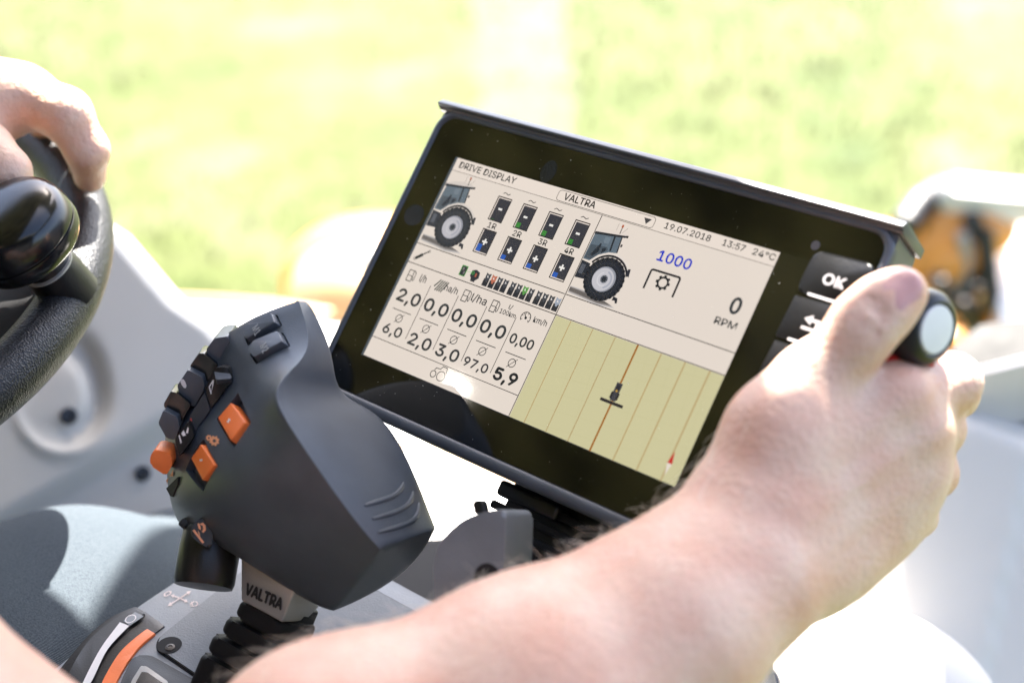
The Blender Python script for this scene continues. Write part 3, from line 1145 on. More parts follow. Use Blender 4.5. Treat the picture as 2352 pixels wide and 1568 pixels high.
    def recess(cx, cy, pts, depth, r=.0008):
        fr = local(cx, cy)
        k = prism("cutter", fr, round_poly(onto(fr, pts), r, 3), -depth, .012, M['black'])
        cutters.append(k)
        return fr

    fp = recess(*e(795, 880), [e(840, 600), e(975, 890), e(785, 1112), e(635, 850)], .005)
    fm = recess(*e(500, 1270), [e(488, 1035), e(640, 1295), e(478, 1540), e(322, 1335)], .005)
    f1 = recess(*c1(790, 245), [c1(664, 290), c1(712, 218), c1(882, 146), c1(914, 218), c1(688, 350)], .004)
    f2 = recess(*c1(835, 365), [c1(700, 405), c1(740, 330), c1(920, 262), c1(966, 350), c1(740, 470)], .004)
    for k in cutters:
        b = o.modifiers.new("b", 'BOOLEAN')
        b.operation = 'DIFFERENCE'
        b.solver = 'EXACT'
        b.object = k
    bake(o)
    for k in cutters:
        bpy.data.objects.remove(k)
    o.data.materials.clear()
    for q in (M['soft_grey'], M['soft_dark']):
        o.data.materials.append(q)
    ridge_n = (P(830, 1215, .604) - P(623, 899, .632))
    for p in o.data.polygons:
        p.use_smooth = True
        p.material_index = 0
    o.data.set_sharp_from_angle(angle=math.radians(38))

    def button(name, fr, pts, h, m, bev=.0012, taper=.93, lo=-.0046):
        return prism(name, fr, round_poly(onto(fr, pts), .0009, 3), lo, h, m, root, bev, 3, taper=taper)
    b = button("plus_button", fp, [e(655, 850), e(790, 690), e(940, 895), e(785, 1078)], .0012, M['orange'], .0022)
    q = frame_n(ray_plane(*e(752, 868), fp.o + fp.z * .0013, fp.z), fp.z)
    obj("plus_mark", [q(a, c, .0001) for a, c in ((-.0013, -.0004), (-.0004, -.0004), (-.0004, -.0013), (.0004, -.0013), (.0004, -.0004), (.0013, -.0004), (.0013, .0004), (.0004, .0004), (.0004, .0013), (-.0004, .0013), (-.0004, .0004), (-.0013, .0004))], [tuple(range(12))], M['white_print'], b, False)
    b = button("minus_button", fm, [e(398, 1225), e(497, 1080), e(635, 1290), e(518, 1452)], .0008, M['orange'], .0018)
    q = frame_n(ray_plane(*e(490, 1242), fm.o + fm.z * .0009, fm.z), fm.z)
    obj("minus_mark", [q(a, c, .0001) for a, c in ((-.0012, -.0005), (.0012, -.0005), (.0012, .0005), (-.0012, .0005))], [(0, 1, 2, 3)], M['white_print'], b, False)
    for fr, pts, t, tx in ((f1, [c1(672, 288), c1(716, 224), c1(880, 150), c1(906, 215), c1(696, 338)], "M1", (c1(728, 235), c1(768, 262))), (f2, [c1(706, 402), c1(745, 338), c1(920, 268), c1(958, 345), c1(748, 458)], "M2", (c1(782, 345), c1(818, 385)))):
        b = button("memory_button", fr, pts, .0030, M['soft_grey'], .0016, .9, -.0038)
        c = ray_plane((tx[0][0] + tx[1][0]) / 2, (tx[0][1] + tx[1][1]) / 2, fr.o + fr.z * .0031, fr.z)
        # lettering runs across the narrow way of the key
        lx = (ray_plane(*c1(795, 400), fr.o, fr.z) - ray_plane(*c1(765, 325), fr.o, fr.z)).normalized()
        ly = fr.z.cross(lx)
        decal_text("lettering", Frame(c, lx, ly, fr.z), t, -.0030, .0030, -.0018, .0036, M['grey_print'], b, .02, w=.0001)
    # left edge: finger ridges, black keys and rocker keys
    def block(name, pts, d, th, m, bev=.0018, r=.002, tilt=(0, 0)):
        c = [sum(p[k] for p in pts) / len(pts) for k in (0, 1)]
        o3 = P(c[0], c[1], d)
        n3 = (-o3.normalized() + cw(tilt[0], tilt[1], 0)).normalized()
        fr = frame_n(o3, n3)
        return prism(name, fr, round_poly(onto(fr, pts), r, 4), -th, 0, m, root, bev, 4, both=True), fr
    block("finger_ridge", [e(618, 84), e(742, 66), e(800, 235), e(700, 352), e(565, 262), e(536, 192)], .692, .022, M['soft_grey'], .0013, .0008, (-.2, -.3))
    g2, fg2 = block("finger_ridge", [e(362, 384), e(502, 458), e(524, 560), e(420, 740), e(285, 610), e(260, 535)], .686, .022, M['soft_grey'], .0013, .0008, (-.2, -.3))
    block("finger_ridge", [e(130, 768), e(262, 838), e(284, 930), e(240, 1050), e(160, 1035), e(80, 890)], .680, .022, M['soft_grey'], .0013, .0008, (-.2, -.3))
    block("black_key", [e(470, 226), e(520, 228), e(650, 342), e(545, 500), e(398, 400), e(380, 350)], .690, .016, M['gloss_black'], .0010, .0008, (-.15, -.25))
    block("black_key", [e(200, 588), e(262, 604), e(392, 715), e(288, 895), e(136, 738), e(134, 705)], .684, .016, M['gloss_black'], .0010, .0008, (-.15, -.25))
    # rocker keys sit in the strip between the ridges and the orange keys
    k1, fr1 = block("rocker_key", [e(612, 384), e(655, 352), e(742, 362), e(788, 470), e(680, 620), e(582, 752), e(530, 565)], .6745, .012, M['black'], .0010, .0008, (-.2, -.1))
    k2, fr2 = block("rocker_key", [e(238, 1040), e(368, 868), e(424, 1000), e(400, 1050), e(282, 1205), e(262, 1140)], .6685, .012, M['black'], .0010, .0008, (-.2, -.1))
    k3, fr3 = block("rocker_key", [e(372, 842), e(408, 780), e(520, 600), e(575, 765), e(462, 920), e(426, 1000)], .674, .008, M['soft_dark'], .0010, .0008, (-.2, -.1))
    kc_, _ = block("rocker_key", [e(612, 388), e(655, 354), e(742, 364), e(784, 466), e(700, 474), e(630, 480)], .6738, .010, M['soft_grey'], .0014, .0008, (-.1, .7))

    def mark(name, fr, polys, m, par, w=.0002):
        V, F = [], []
        for pl in polys:
            b = len(V)
            for px, py in pl:
                V.append(ray_plane(px, py, fr.o + fr.z * w, fr.z))
            F.append(tuple(range(b, b + len(pl))))
        return obj(name, V, F, m, par, False)
    mark("window_mark", fr1, [[e(598, 482), e(612, 478), e(606, 522), e(594, 540)], [e(606, 522), e(594, 540), e(584, 600), e(580, 618)], [e(562, 545), e(572, 545), e(590, 606), e(580, 618)], [e(562, 545), e(572, 545), e(610, 484), e(598, 482)]], M['white_print'], k1)
    mark("tool_mark", fr2, [[e(274, 1005), e(284, 1000), e(305, 1075), e(294, 1085)], [e(300, 990), e(322, 955), e(345, 1005), e(318, 1016)], [e(344, 985), e(362, 925), e(370, 935), e(366, 985)]], M['white_print'], k2)
    mark("red_mark", fr3, [[e(385, 845), e(396, 838), e(402, 872), e(390, 880)]], M['red_print'], k3)

    mark("animal_mark", fg2, [[e(300, 478), e(318, 470), e(336, 492), e(350, 530), e(346, 556), e(326, 556), e(304, 528), e(292, 500)]], M['white_print'], g2, .0004)

    def smark(name, cx, cy, polys, m):
        fr = local(cx, cy)
        return mark(name, fr, polys, m, o, .0005)

    def gear(cx, cy, r, ang=0):
        pl = []
        for k in range(32):
            t = 2 * math.pi * k / 32 + ang
            rr = r if (k // 2) % 2 else r * .76
            pl.append(e(cx + rr * math.cos(t), cy + rr * math.sin(t)))
        hl = [e(cx + r * .33 * math.cos(2 * math.pi * k / 32 + ang), cy + r * .33 * math.sin(2 * math.pi * k / 32 + ang)) for k in range(32)]
        return [[pl[k], pl[(k + 1) % 32], hl[(k + 1) % 32], hl[k]] for k in range(32)]
    smark("gear_mark", *e(600, 1050), gear(615, 1058, 50) + gear(563, 1030, 30), M['orange_print'])
    # orange side lever and the arrows round it
    lev, flv = block("side_lever", [e(12, 1185), e(50, 1140), e(190, 1178), e(228, 1265), e(155, 1392), e(14, 1300), e(0, 1250)], .678, .016, M['orange'], .0022, .0014, (-.2, -.3))
    smark("arrow_mark", *e(200, 1370), [[e(190, 1392), e(222, 1330), e(222, 1398)], [e(150, 1440), e(180, 1405), e(172, 1440), e(165, 1480), e(158, 1440)]], M['orange_print'])
    dk = [e(163, 1510), e(275, 1400), e(272, 1470), e(222, 1590), e(200, 1580)]
    fr = local(*e(225, 1490), .0002)
    prism("side_slot", fr, onto(fr, dk), -.003, .0004, M['seam'], root, 0)
    # round dial under the head
    ax = cw(-.10, -.93, .30).normalized()
    o3 = P(490, 1212, .690)
    lathe("dial", o3, ax, [(0, 0), (.0125, 0), (.0140, .002), (.0146, .010), (.0146, .026), (.0138, .0285), (.0, .029)], M['black'], root, 64)
    block("dial_stop", [(408, 1203), (421, 1188), (443, 1201), (433, 1224)], .684, .012, M['black'], .001, .001)
    sh, fsh = block("dial_shoulder", [(436, 1226), (444, 1202), (462, 1186), (480, 1192), (490, 1232), (486, 1262), (455, 1246)], .667, .012, M['soft_dark'], .003, .003)
    c3 = lambda x, y: (.4386 * x, 1117.5 + .4386 * y)
    mark("dial_mark", fsh, [[c3(1008, 228), c3(1018, 222), c3(1070, 290), c3(1060, 296)], [c3(1036, 226), c3(1044, 240), c3(1050, 262), c3(1040, 248)], [c3(1046, 195), c3(1062, 186), c3(1076, 200), c3(1078, 226), c3(1066, 240), c3(1056, 234), c3(1064, 222), c3(1062, 204)], [c3(1034, 194), c3(1042, 188), c3(1050, 208), c3(1052, 226), c3(1040, 218)]], M['orange_print'], sh)
    # thumb grip ribs, raised along the pad
    def rib(pts):
        q = []
        for a, b in pts:
            l, nn = hit(a, b)
            if nn.dot(l) > 0:
                nn = -nn
            q.append(l + nn * .0002)
        return q
    def curve(pts, n=18):
        out = []
        for k in range(n + 1):
            t = k / n * (len(pts) - 1)
            i = min(int(t), len(pts) - 2)
            f = t - i
            p = [pts[max(i - 1, 0)], pts[i], pts[i + 1], pts[min(i + 2, len(pts) - 1)]]
            out.append(tuple(.5 * ((2 * p[1][c]) + (-p[0][c] + p[2][c]) * f + (2 * p[0][c] - 5 * p[1][c] + 4 * p[2][c] - p[3][c]) * f * f + (-p[0][c] + 3 * p[1][c] - 3 * p[2][c] + p[3][c]) * f ** 3) for c in (0, 1)))
        return out
    for pts in ([(838, 1160), (875, 1149), (903, 1138), (920, 1122), (926, 1108)],
                [(855, 1191), (895, 1180), (925, 1167), (942, 1150), (948, 1130)],
                [(868, 1222), (908, 1211), (940, 1199), (957, 1182), (962, 1155)]):
        q = rib(curve(pts))
        nq = len(q)
        tube("grip_rib", q, [.0011 * min(1, .45 + 3 * min(k, nq - 1 - k) / nq) for k in range(nq)], M['soft_grey'], root, 10)
    # silver neck with the maker's lettering
    A0, A1, A2, A3 = P(553, 1270, .680), P(678, 1352, .668), P(648, 1429, .668), P(553, 1378, .680)
    pn = (A2 - A3).cross(A0 - A3).normalized()
    A1 = ray_plane(678, 1352, A3, pn)
    B1, B2 = P(735, 1392, .692), P(700, 1427, .692)
    dz = (B2 - A2)
    Vn = [A0, A1, A2, A3, A0 + dz, B1, B2, A3 + dz]
    bm = bmesh.new()
    bv = [bm.verts.new(v) for v in Vn]
    for f in ((0, 3, 2, 1), (1, 2, 6, 5), (5, 6, 7, 4), (4, 7, 3, 0), (0, 1, 5, 4), (3, 7, 6, 2)):
        bm.faces.new([bv[i] for i in f])
    bmesh.ops.bevel(bm, geom=list(bm.edges), offset=.0012, segments=3, profile=.5, affect='EDGES', clamp_overlap=True)
    nk = bm_obj("neck", bm, M['silver'], root)
    nx = (A2 - A3).normalized()
    nn = (A1 - A0).cross(A3 - A0).normalized()
    if nn.dot(A0) > 0:
        nn = -nn
    ny = nn.cross(nx)
    if ny.dot(A0 - A3) < 0:
        ny = -ny
    p0 = ray_plane(562, 1364, A3 + nn * .0003, nn)
    p1 = ray_plane(645, 1401, A3 + nn * .0003, nn)
    tl = (p1 - p0).length
    decal_text("lettering", Frame(p0, (p1 - p0), ny, nn), "VALTRA", 0, tl, .0004, .0054, M['dark_print'], nk, .05, w=.0002)
    # bellows boot
    e1 = nx
    e2 = (dz - nx * dz.dot(nx)).normalized()
    up = e1.cross(e2)
    if up.z < 0:
        up = -up
    ctr = (A2 + A3 + B2 + A3 + dz) / 4
    bt = None
    for k, (h0, h1, sa, sb) in enumerate(((-.0005, -.0085, .0150, .0165), (-.0105, -.0185, .0185, .0200), (-.0205, -.0290, .0220, .0235), (-.0310, -.050, .0245, .026))):
        fr = Frame(ctr + e2 * (.006 + .002 * k) + e1 * .001 * k, e1, e2, up)
        if sum(1 for _ in ()) == 0:
            pts = rrect(-sa, -sb, sa, sb, .006, 5)
        r = prism("boot_fold", fr, pts, h1, h0, M['rubber'], bt or root, .0025, 4, both=True)
        if bt is None:
            r.name = "boot"
            bt = r
    fr = Frame(ctr + e2 * .008, e1, e2, up)
    prism("boot_core", fr, rrect(-.0125, -.014, .0125, .014, .004, 4), -.05, .006, M['rubber'], bt, .001)
    return root


joystick()


# ------------------------------------------------------------------ armrest
AN = cw(0, .866, .5).normalized()
AO = P(640, 1450, .718)
AF = frame_n(AO, AN)


def apts(pts):
    out = []
    for px, py in pts:
        p = ray_plane(px, py, AO, AN) - AO
        out.append((p.dot(AF.x), p.dot(AF.y)))
    if sum(out[i - 1][0] * out[i][1] - out[i][0] * out[i - 1][1] for i in range(len(out))) < 0:
        out = out[::-1]
    return out


def armrest():
    root = thing("armrest", "blue-grey plastic armrest console under the joystick", "armrest", AO - AN * .1)
    s = lambda x, y: (.2047 * x, 1272.3 + .2047 * y)
    prism("panel", AF, round_poly(apts([(-60, 1740), (60, 1590), (167, 1503), (316, 1394), (421, 1324), (640, 1200), (780, 1262), (903, 1334), (1022, 1398), (1300, 1545), (1250, 1900), (0, 1900)]), .006, 5), -.05, 0, M['armrest'], root, .0035, 4)
    pl = [(366, 1468), (548, 1322), (650, 1262), (740, 1290), (865, 1361), (1000, 1434), (1240, 1560), (1000, 1800), (700, 1760), (560, 1632), (470, 1564), (364, 1492)]
    prism("seam", AF, round_poly(apts([(pl[0][0] - 6, pl[0][1] + 1), (546, 1319), (650, 1258), (741, 1286), (867, 1357), (1003, 1431), (1250, 1560), (1000, 1810), (690, 1765), (556, 1635), (466, 1568), (358, 1494)]), .004, 5), -.004, .0004, M['seam'], root, 0)
    cov = prism("cover_plate", AF, round_poly(apts(pl), .0035, 5), -.004, .0016, M['armrest2'], root, .0010, 3)
    # flat black disc painted for the dark inside the hole, screw on top
    c = ray_plane(389, 1481, AO + AN * .0016, AN)
    lathe("screw_hole_dark", c, AN, [(.0062, .0001), (.0060, .0003), (.0, .0003)], M['seam'], cov)
    lathe("screw", ray_plane(391, 1486, AO + AN * .0018, AN), AN, [(.0024, 0), (.0024, .0004), (.0012, .0006), (.0009, .0002), (0, .0002)], M['iron'], cov)
    # printed symbols: arrows, zero and cruise sign
    def mk(name, polys, m=M['pink_print'], w=.0003):
        V, F = [], []
        for p in polys:
            b = len(V)
            V += [ray_plane(x, y, AO + AN * w, AN) for x, y in p]
            F.append(tuple(range(b, b + len(p))))
        return obj(name, V, F, m, root, False)

    def strip(a, b, w):
        d = (Vector(b) - Vector(a)).normalized()
        q = Vector((-d.y, d.x)) * w / 2
        a, b = Vector(a), Vector(b)
        return [tuple(a - q), tuple(b - q), tuple(b + q), tuple(a + q)]

    def arrow(a, b, w, hw, hl):
        d = (Vector(b) - Vector(a)).normalized()
        q = Vector((-d.y, d.x))
        t = Vector(b) - d * hl
        return [strip(a, tuple(t), w), [tuple(t - q * hw), tuple(b), tuple(t + q * hw)]]
    cc = s(2020, 490)
    mk("arrow_mark", arrow(cc, s(2145, 410), 3.2, 5, 10) + arrow(cc, s(1880, 578), 3.2, 5, 10) + arrow(cc, s(1915, 455), 3, 4.5, 8) + arrow(cc, s(2110, 535), 3, 4.5, 8))

    def ringp(c, rx, ry, w, rot, a0=0, a1=360):
        out = []
        n = 24
        for k in range(n):
            q = []
            for t, r in ((k, 1), (k + 1, 1), (k + 1, 1 - w), (k, 1 - w)):
                g = math.radians(a0 + (a1 - a0) * t / n)
                x, y = rx * r * math.cos(g), ry * r * math.sin(g)
                q.append((c[0] + x * math.cos(rot) - y * math.sin(rot), c[1] + x * math.sin(rot) + y * math.cos(rot)))
            out.append(q)
        return out
    mk("zero_mark", ringp(s(1880, 440), 10.5, 4.8, .4, -.5))
    mk("speed_mark", ringp(s(2162, 550), 13, 7, .25, .1, -60, 120) + [strip(s(2130, 560), s(2180, 525), 2.4), strip(s(2150, 530), s(2160, 570), 2.4)])
    # hand throttle in its curved slot
    slot = prism("throttle_slot", AF, apts(spline([s(560, 1445), s(790, 1160), s(1000, 920), s(1250, 718), s(1525, 598)]) + [s(1545, 603), s(1660, 680), s(1845, 800)] + spline([s(1850, 815), s(1600, 1010), s(1400, 1240), s(1290, 1470), s(1200, 1800)]) + [s(500, 1800)]), -.01, .0009, M['black'], root, .0008)
    prism("slot_rim", AF, apts(spline([s(850, 1230), s(1020, 985), s(1270, 775), s(1520, 640)]) + [s(1535, 642)] + spline([s(1630, 695), s(1400, 850), s(1180, 1120), s(1050, 1380), s(1000, 1500)]) + [s(700, 1500)]), .0, .0022, M['soft_dark'], slot, .0012, both=True)
    ea = spline([s(900, 1500), s(1020, 1250), s(1150, 1020), s(1345, 760)], 5)
    eb = spline([s(985, 1500), s(1060, 1360), s(1210, 1060), s(1450, 800)], 5)
    mk("scale_strip", [[ea[i], ea[i + 1], eb[i + 1], eb[i]] for i in range(len(ea) - 1)], M['white_print'], .0026)
    mk("engine_mark", [[s(1385, 745), s(1515, 645), s(1615, 692), s(1455, 798)]], M['armrest'], .0025)
    mk("engine_symbol", ringp(s(1465, 722), 14, 8.5, .2, -.45), M['white_print'], .0027)
    lv = spline([s(1100, 1600), s(1180, 1400), s(1345, 1130), s(1530, 955), s(1660, 858)]) + spline([s(1745, 908), s(1560, 1070), s(1400, 1290), s(1290, 1500), s(1260, 1600)])
    prism("throttle_lever", AF, apts(lv), -.002, .0016, M['orange'], slot, .0008, 3)
    # small instrument housing at the near end
    hs = prism("switch_housing", AF, round_poly(apts([s(1500, 1150), s(1700, 1150), s(2300, 1490), s(2500, 1700), s(1300, 1800), s(1360, 1440)]), .003, 4), -.004, .0012, M['soft_dark'], root, .001)
    prism("display_bezel", AF, round_poly(apts([s(1490, 1460), s(1590, 1290), s(1660, 1310), s(1900, 1480), s(1800, 1700), s(1400, 1700)]), .0012, 3), .001, .0030, M['silver'], hs, .0006)
    prism("display_window", AF, round_poly(apts([s(1540, 1480), s(1600, 1370), s(1660, 1375), s(1840, 1500), s(1740, 1660), s(1460, 1660)]), .0008, 3), .002, .0032, M['gloss_black'], hs, 0)
    # dark column carrying the armrest and the terminal
    fr = Frame(P(1060, 1330, .80), (1, 0, 0), cw(0, .5, -.866), AN)
    box("support", fr, (-.10, .17), (-.14, .06), (-.20, -.012), M['seam'], root, .012, 4)


armrest()


# ------------------------------------------------------------------ small grey paddle lever behind the joystick
def paddle():
    root = thing("paddle_lever", "blurred grey plastic paddle lever between joystick and display", "lever", P(1110, 1370, .63))
    d = .615
    n = (-P(1110, 1260, 1).normalized() + cw(-.42, -.02, 0)).normalized()
    fr = frame_n(P(1110, 1260, d), n)

    def pp(pts):
        out = []
        for px, py in pts:
            p = ray_plane(px, py, fr.o, fr.z) - fr.o
            out.append((p.dot(fr.x), p.dot(fr.y)))
        if sum(out[i - 1][0] * out[i][1] - out[i][0] * out[i - 1][1] for i in range(len(out))) < 0:
            out = out[::-1]
        return out
    prism("paddle", fr, round_poly(pp(spline([(1003, 1300), (1013, 1256), (1040, 1218), (1085, 1186), (1148, 1168)], 4) + [(1168, 1176), (1164, 1290), (1140, 1390), (1004, 1390)]), .0025, 4), -.030, .003, M['armrest2'], root, .004, 5, both=True)
    prism("nub", fr, round_poly(pp([(1084, 1180), (1080, 1153), (1090, 1146), (1103, 1150), (1110, 1180)]), .001, 3), -.008, -.002, M['black'], root, .001)
    bm_o = lathe("slot", ray_plane(1118, 1325, fr.o + fr.z * .0032, fr.z), fr.z, [(0, 0), (.006, 0), (.0062, -.002), (0, -.002)], M['seam'], root)
    tube("shaft", [P(1120, 1340, .635), P(1125, 1400, .66), P(1130, 1460, .70)], .009, M['rubber'], root)
    return root


paddle()


# ------------------------------------------------------------------ steering wheel
WN = cw(.0344, .7649, .6432).normalized()
WX = cw(1, 0, 0)
WX = (WX - WN * WX.dot(WN)).normalized()
WY = WN.cross(WX)
WR = .195
WC = cw(-.4322, .0373, -.7707)


def wheel():
    root = thing("steering_wheel", "black leather-grained steering wheel with a round spinner knob", "steering wheel", WC)
    pts = [WC + WX * (WR * math.cos(2 * math.pi * k / 160)) + WY * (WR * math.sin(2 * math.pi * k / 160)) for k in range(160)]
    # rim section a little taller than wide
    V, F = [], []
    seg = 28
    for k in range(160):
        t = 2 * math.pi * k / 160
        r = WX * math.cos(t) + WY * math.sin(t)
        for q in range(seg):
            g = 2 * math.pi * q / seg
            V.append(WC + r * (WR + .0155 * math.cos(g)) + WN * (.0165 * math.sin(g)))
    for k in range(160):
        for q in range(seg):
            a, b = k * seg + q, ((k + 1) % 160) * seg + q
            c, d = ((k + 1) % 160) * seg + (q + 1) % seg, k * seg + (q + 1) % seg
            F.append((a, b, c, d))
    rim = obj("rim", V, F, M['leather'], root)
    # spokes dropping to the hub
    for a in (-8, 112, 232):
        t = math.radians(a)
        r = WX * math.cos(t) + WY * math.sin(t)
        tg = WN.cross(r)
        bm = bmesh.new()
        L = []
        for s_, wd, dz, th in ((.04, .040, -.045, .012), (.10, .040, -.030, .012), (.16, .044, -.010, .012), (.188, .050, -.001, .010)):
            c = WC + r * s_ + WN * dz
            L.append([bm.verts.new(c + tg * (wd * x) + WN * (th * y)) for x, y in ((-1, -.6), (-1, .6), (-.8, 1), (.8, 1), (1, .6), (1, -.6), (.8, -1), (-.8, -1))])
        for A, B in zip(L, L[1:]):
            for i in range(8):
                bm.faces.new((A[i], A[(i + 1) % 8], B[(i + 1) % 8], B[i]))
        bm.faces.new(L[0])
        bm.faces.new(L[-1][::-1])
        bmesh.ops.bevel(bm, geom=list(bm.edges), offset=.002, segments=2, profile=.5, affect='EDGES', clamp_overlap=True)
        bm_obj("spoke", bm, M['rubber'], root)
    lathe("hub", WC - WN * .085, WN, [(0, 0), (.055, 0), (.062, .01), (.058, .036), (.045, .044), (0, .046)], M['soft_dark'], root)
    # spinner knob
    b0 = P(158, 664, .757)
    ax = cw(-.33, .60, .73).normalized()
    kn = lathe("spinner_knob", b0, ax, [(0, .027), (.014, .027), (.0160, .0285), (.0215, .0300), (.0275, .0340), (.0298, .0385), (.0303, .0420), (.0302, .0438)], M['gloss_black'], root, 96, 30, sub=4)
    lathe("knob_cap", b0, ax, [(.0302, .0438), (.0296, .0441), (.0297, .0446), (.0303, .0452), (.0302, .0495), (.0290, .0550), (.0262, .0595), (.0215, .0625), (.0150, .0642), (.0075, .0649), (0, .0650)], M['gloss_black'], kn, 96, 30, sub=4)
    lathe("knob_stem", b0, ax, [(0, -.004), (.0148, -.004), (.0146, .012), (.0140, .0185), (.0132, .0192), (.0128, .0200), (.0130, .031), (0, .031)], M['black'], kn, 48, 30)
    lathe("knob_ring", b0 + ax * .0185, ax, [(.0130, 0), (.0141, .0004), (.0142, .0016), (.0130, .0022)], M['silver'], kn, 48, 30)


wheel()


# ------------------------------------------------------------------ pale console beside the steering column
def sstep(a, b, x):
    t = np.clip((x - a) / (b - a), 0, 1)
    return t * t * (3 - 2 * t)


def console():
    root = thing("side_console", "pale grey moulded dashboard panel beyond the steering wheel", "console", P(200, 1300, 1.02))
    # outline of the panel's right edge in the picture, by row
    rows = np.linspace(500, 1480, 110)
    ex = [(500, 205), (512, 250), (545, 300), (640, 380), (700, 432), (760, 520), (900, 640), (1300, 700), (1480, 700)]
    er = np.interp(rows, [a for a, _ in ex], [b for _, b in ex])
    cols = np.linspace(0, 1, 110)
    V, F = [], []
    lx = -420
    for y, xr in zip(rows, er):
        for t in cols:
            x = lx + (xr - lx) * t
            d = .99 + .00010 * (x - 150) - .00008 * (y - 900)
            # rounded right edge falls away
            edge = (xr - x)
            d += .035 * float(sstep(60, 0, np.array(edge))) ** 1.5
            # upper face tips back
            # crescent-shaped hollow round the upper screw
            dx, dy = x - 150, y - (915 if y > 915 else 915 - .35 * (915 - y))
            q = math.hypot(dx / 105, dy / 112)
            th = math.atan2(dy, dx)
            wgt = max(0.0, .5 + .5 * math.cos(th + .45)) ** 1.2
            d += .013 * wgt * math.exp(-((q - .72) / .20) ** 2)
            d -= .0030 * max(0.0, math.cos(th - 1.75)) * math.exp(-((q - 1.12) / .12) ** 2)
            # shallow step running down to the lower left
            ln = (x * .52 + (y - 1110) * .85)
            d += .012 * float(sstep(-10, 60, np.array(ln - 60)))
            V.append(P(x, y, d))
    n = len(cols)
    m = len(rows)
    for i in range(m - 1):
        for j in range(n - 1):
            a = i * n + j
            F.append((a, a + n, a + n + 1, a + 1))
    nb = len(V)
    # back shell gives the panel thickness
    per = [j for j in range(n)] + [i * n + n - 1 for i in range(1, m)] + [(m - 1) * n + j for j in range(n - 2, -1, -1)] + [i * n for i in range(m - 2, 0, -1)]
    for i in per:
        v = V[i]
        V.append(v + v.normalized() * .05)
    k = len(per)
    for i in range(k):
        j = (i + 1) % k
        F.append((per[i], per[j], nb + j, nb + i))
    F.append(tuple(nb + i for i in range(k)))
    pan = obj("panel", V, F, M['console'], root, True, angle=50)
    bvh = BVHTree.FromObject(pan, bpy.context.evaluated_depsgraph_get())
    for px, py, r in ((158, 955, .0052), (328, 1087, .0048)):
        l, nn, _, _ = bvh.ray_cast(Vector((0, 0, 0)), P(px, py, 1).normalized())
        if nn.dot(l) > 0:
            nn = -nn
        nn = (nn + cw(.3, .05, .2)).normalized()
        sc = lathe("screw", l, nn, [(r * 1.15, -.002), (r * 1.15, .0015), (r, .0028), (r * .62, .0030), (r * .5, .0015), (0, .0015)], M['gloss_black'], root, 32)


console()


# ------------------------------------------------------------------ tractor nose and loader outside the windscreen
def superell(name, c, rx, ry, rz, e, m, parent, U=48, W=24, axes=None):
    V, F = [], []
    sp = lambda v, p: math.copysign(abs(v) ** p, v)
    X, Y, Z = axes or (Vector((1, 0, 0)), Vector((0, 1, 0)), Vector((0, 0, 1)))
    for i in range(W + 1):
        a = -math.pi / 2 + math.pi * i / W
        for j in range(U):
            b = 2 * math.pi * j / U
            V.append(Vector(c) + X * (rx * sp(math.cos(a), e) * sp(math.cos(b), e)) + Y * (ry * sp(math.cos(a), e) * sp(math.sin(b), e)) + Z * (rz * sp(math.sin(a), e)))
    for i in range(W):
        for j in range(U):
            F.append((i * U + j, i * U + (j + 1) % U, (i + 1) * U + (j + 1) % U, (i + 1) * U + j))
    bm = bmesh.new()
    bv = [bm.verts.new(v) for v in V]
    for f in F:
        bm.faces.new([bv[i] for i in f])
    bmesh.ops.remove_doubles(bm, verts=bm.verts, dist=1e-5)
    return bm_obj(name, bm, m, parent, 60)


def hull(name, pts, d, th, m, parent, bev=.02, n=None, r=.02):
    """a plate or bar standing at distance d, its outline given at true size there"""
    c = [sum(p[k] for p in pts) / len(pts) for k in (0, 1)]
    o3 = P(c[0], c[1], d)
    nv = (n or -o3).normalized()
    fr = frame_n(o3, nv)
    out = []
    for px, py in pts:
        p = ray_plane(px, py, fr.o, fr.z) - fr.o
        out.append((p.dot(fr.x), p.dot(fr.y)))
    if sum(out[i - 1][0] * out[i][1] - out[i][0] * out[i - 1][1] for i in range(len(out))) < 0:
        out = out[::-1]
    return prism(name, fr, round_poly(out, r, 4), -th, 0, m, parent, bev, 4, both=True)


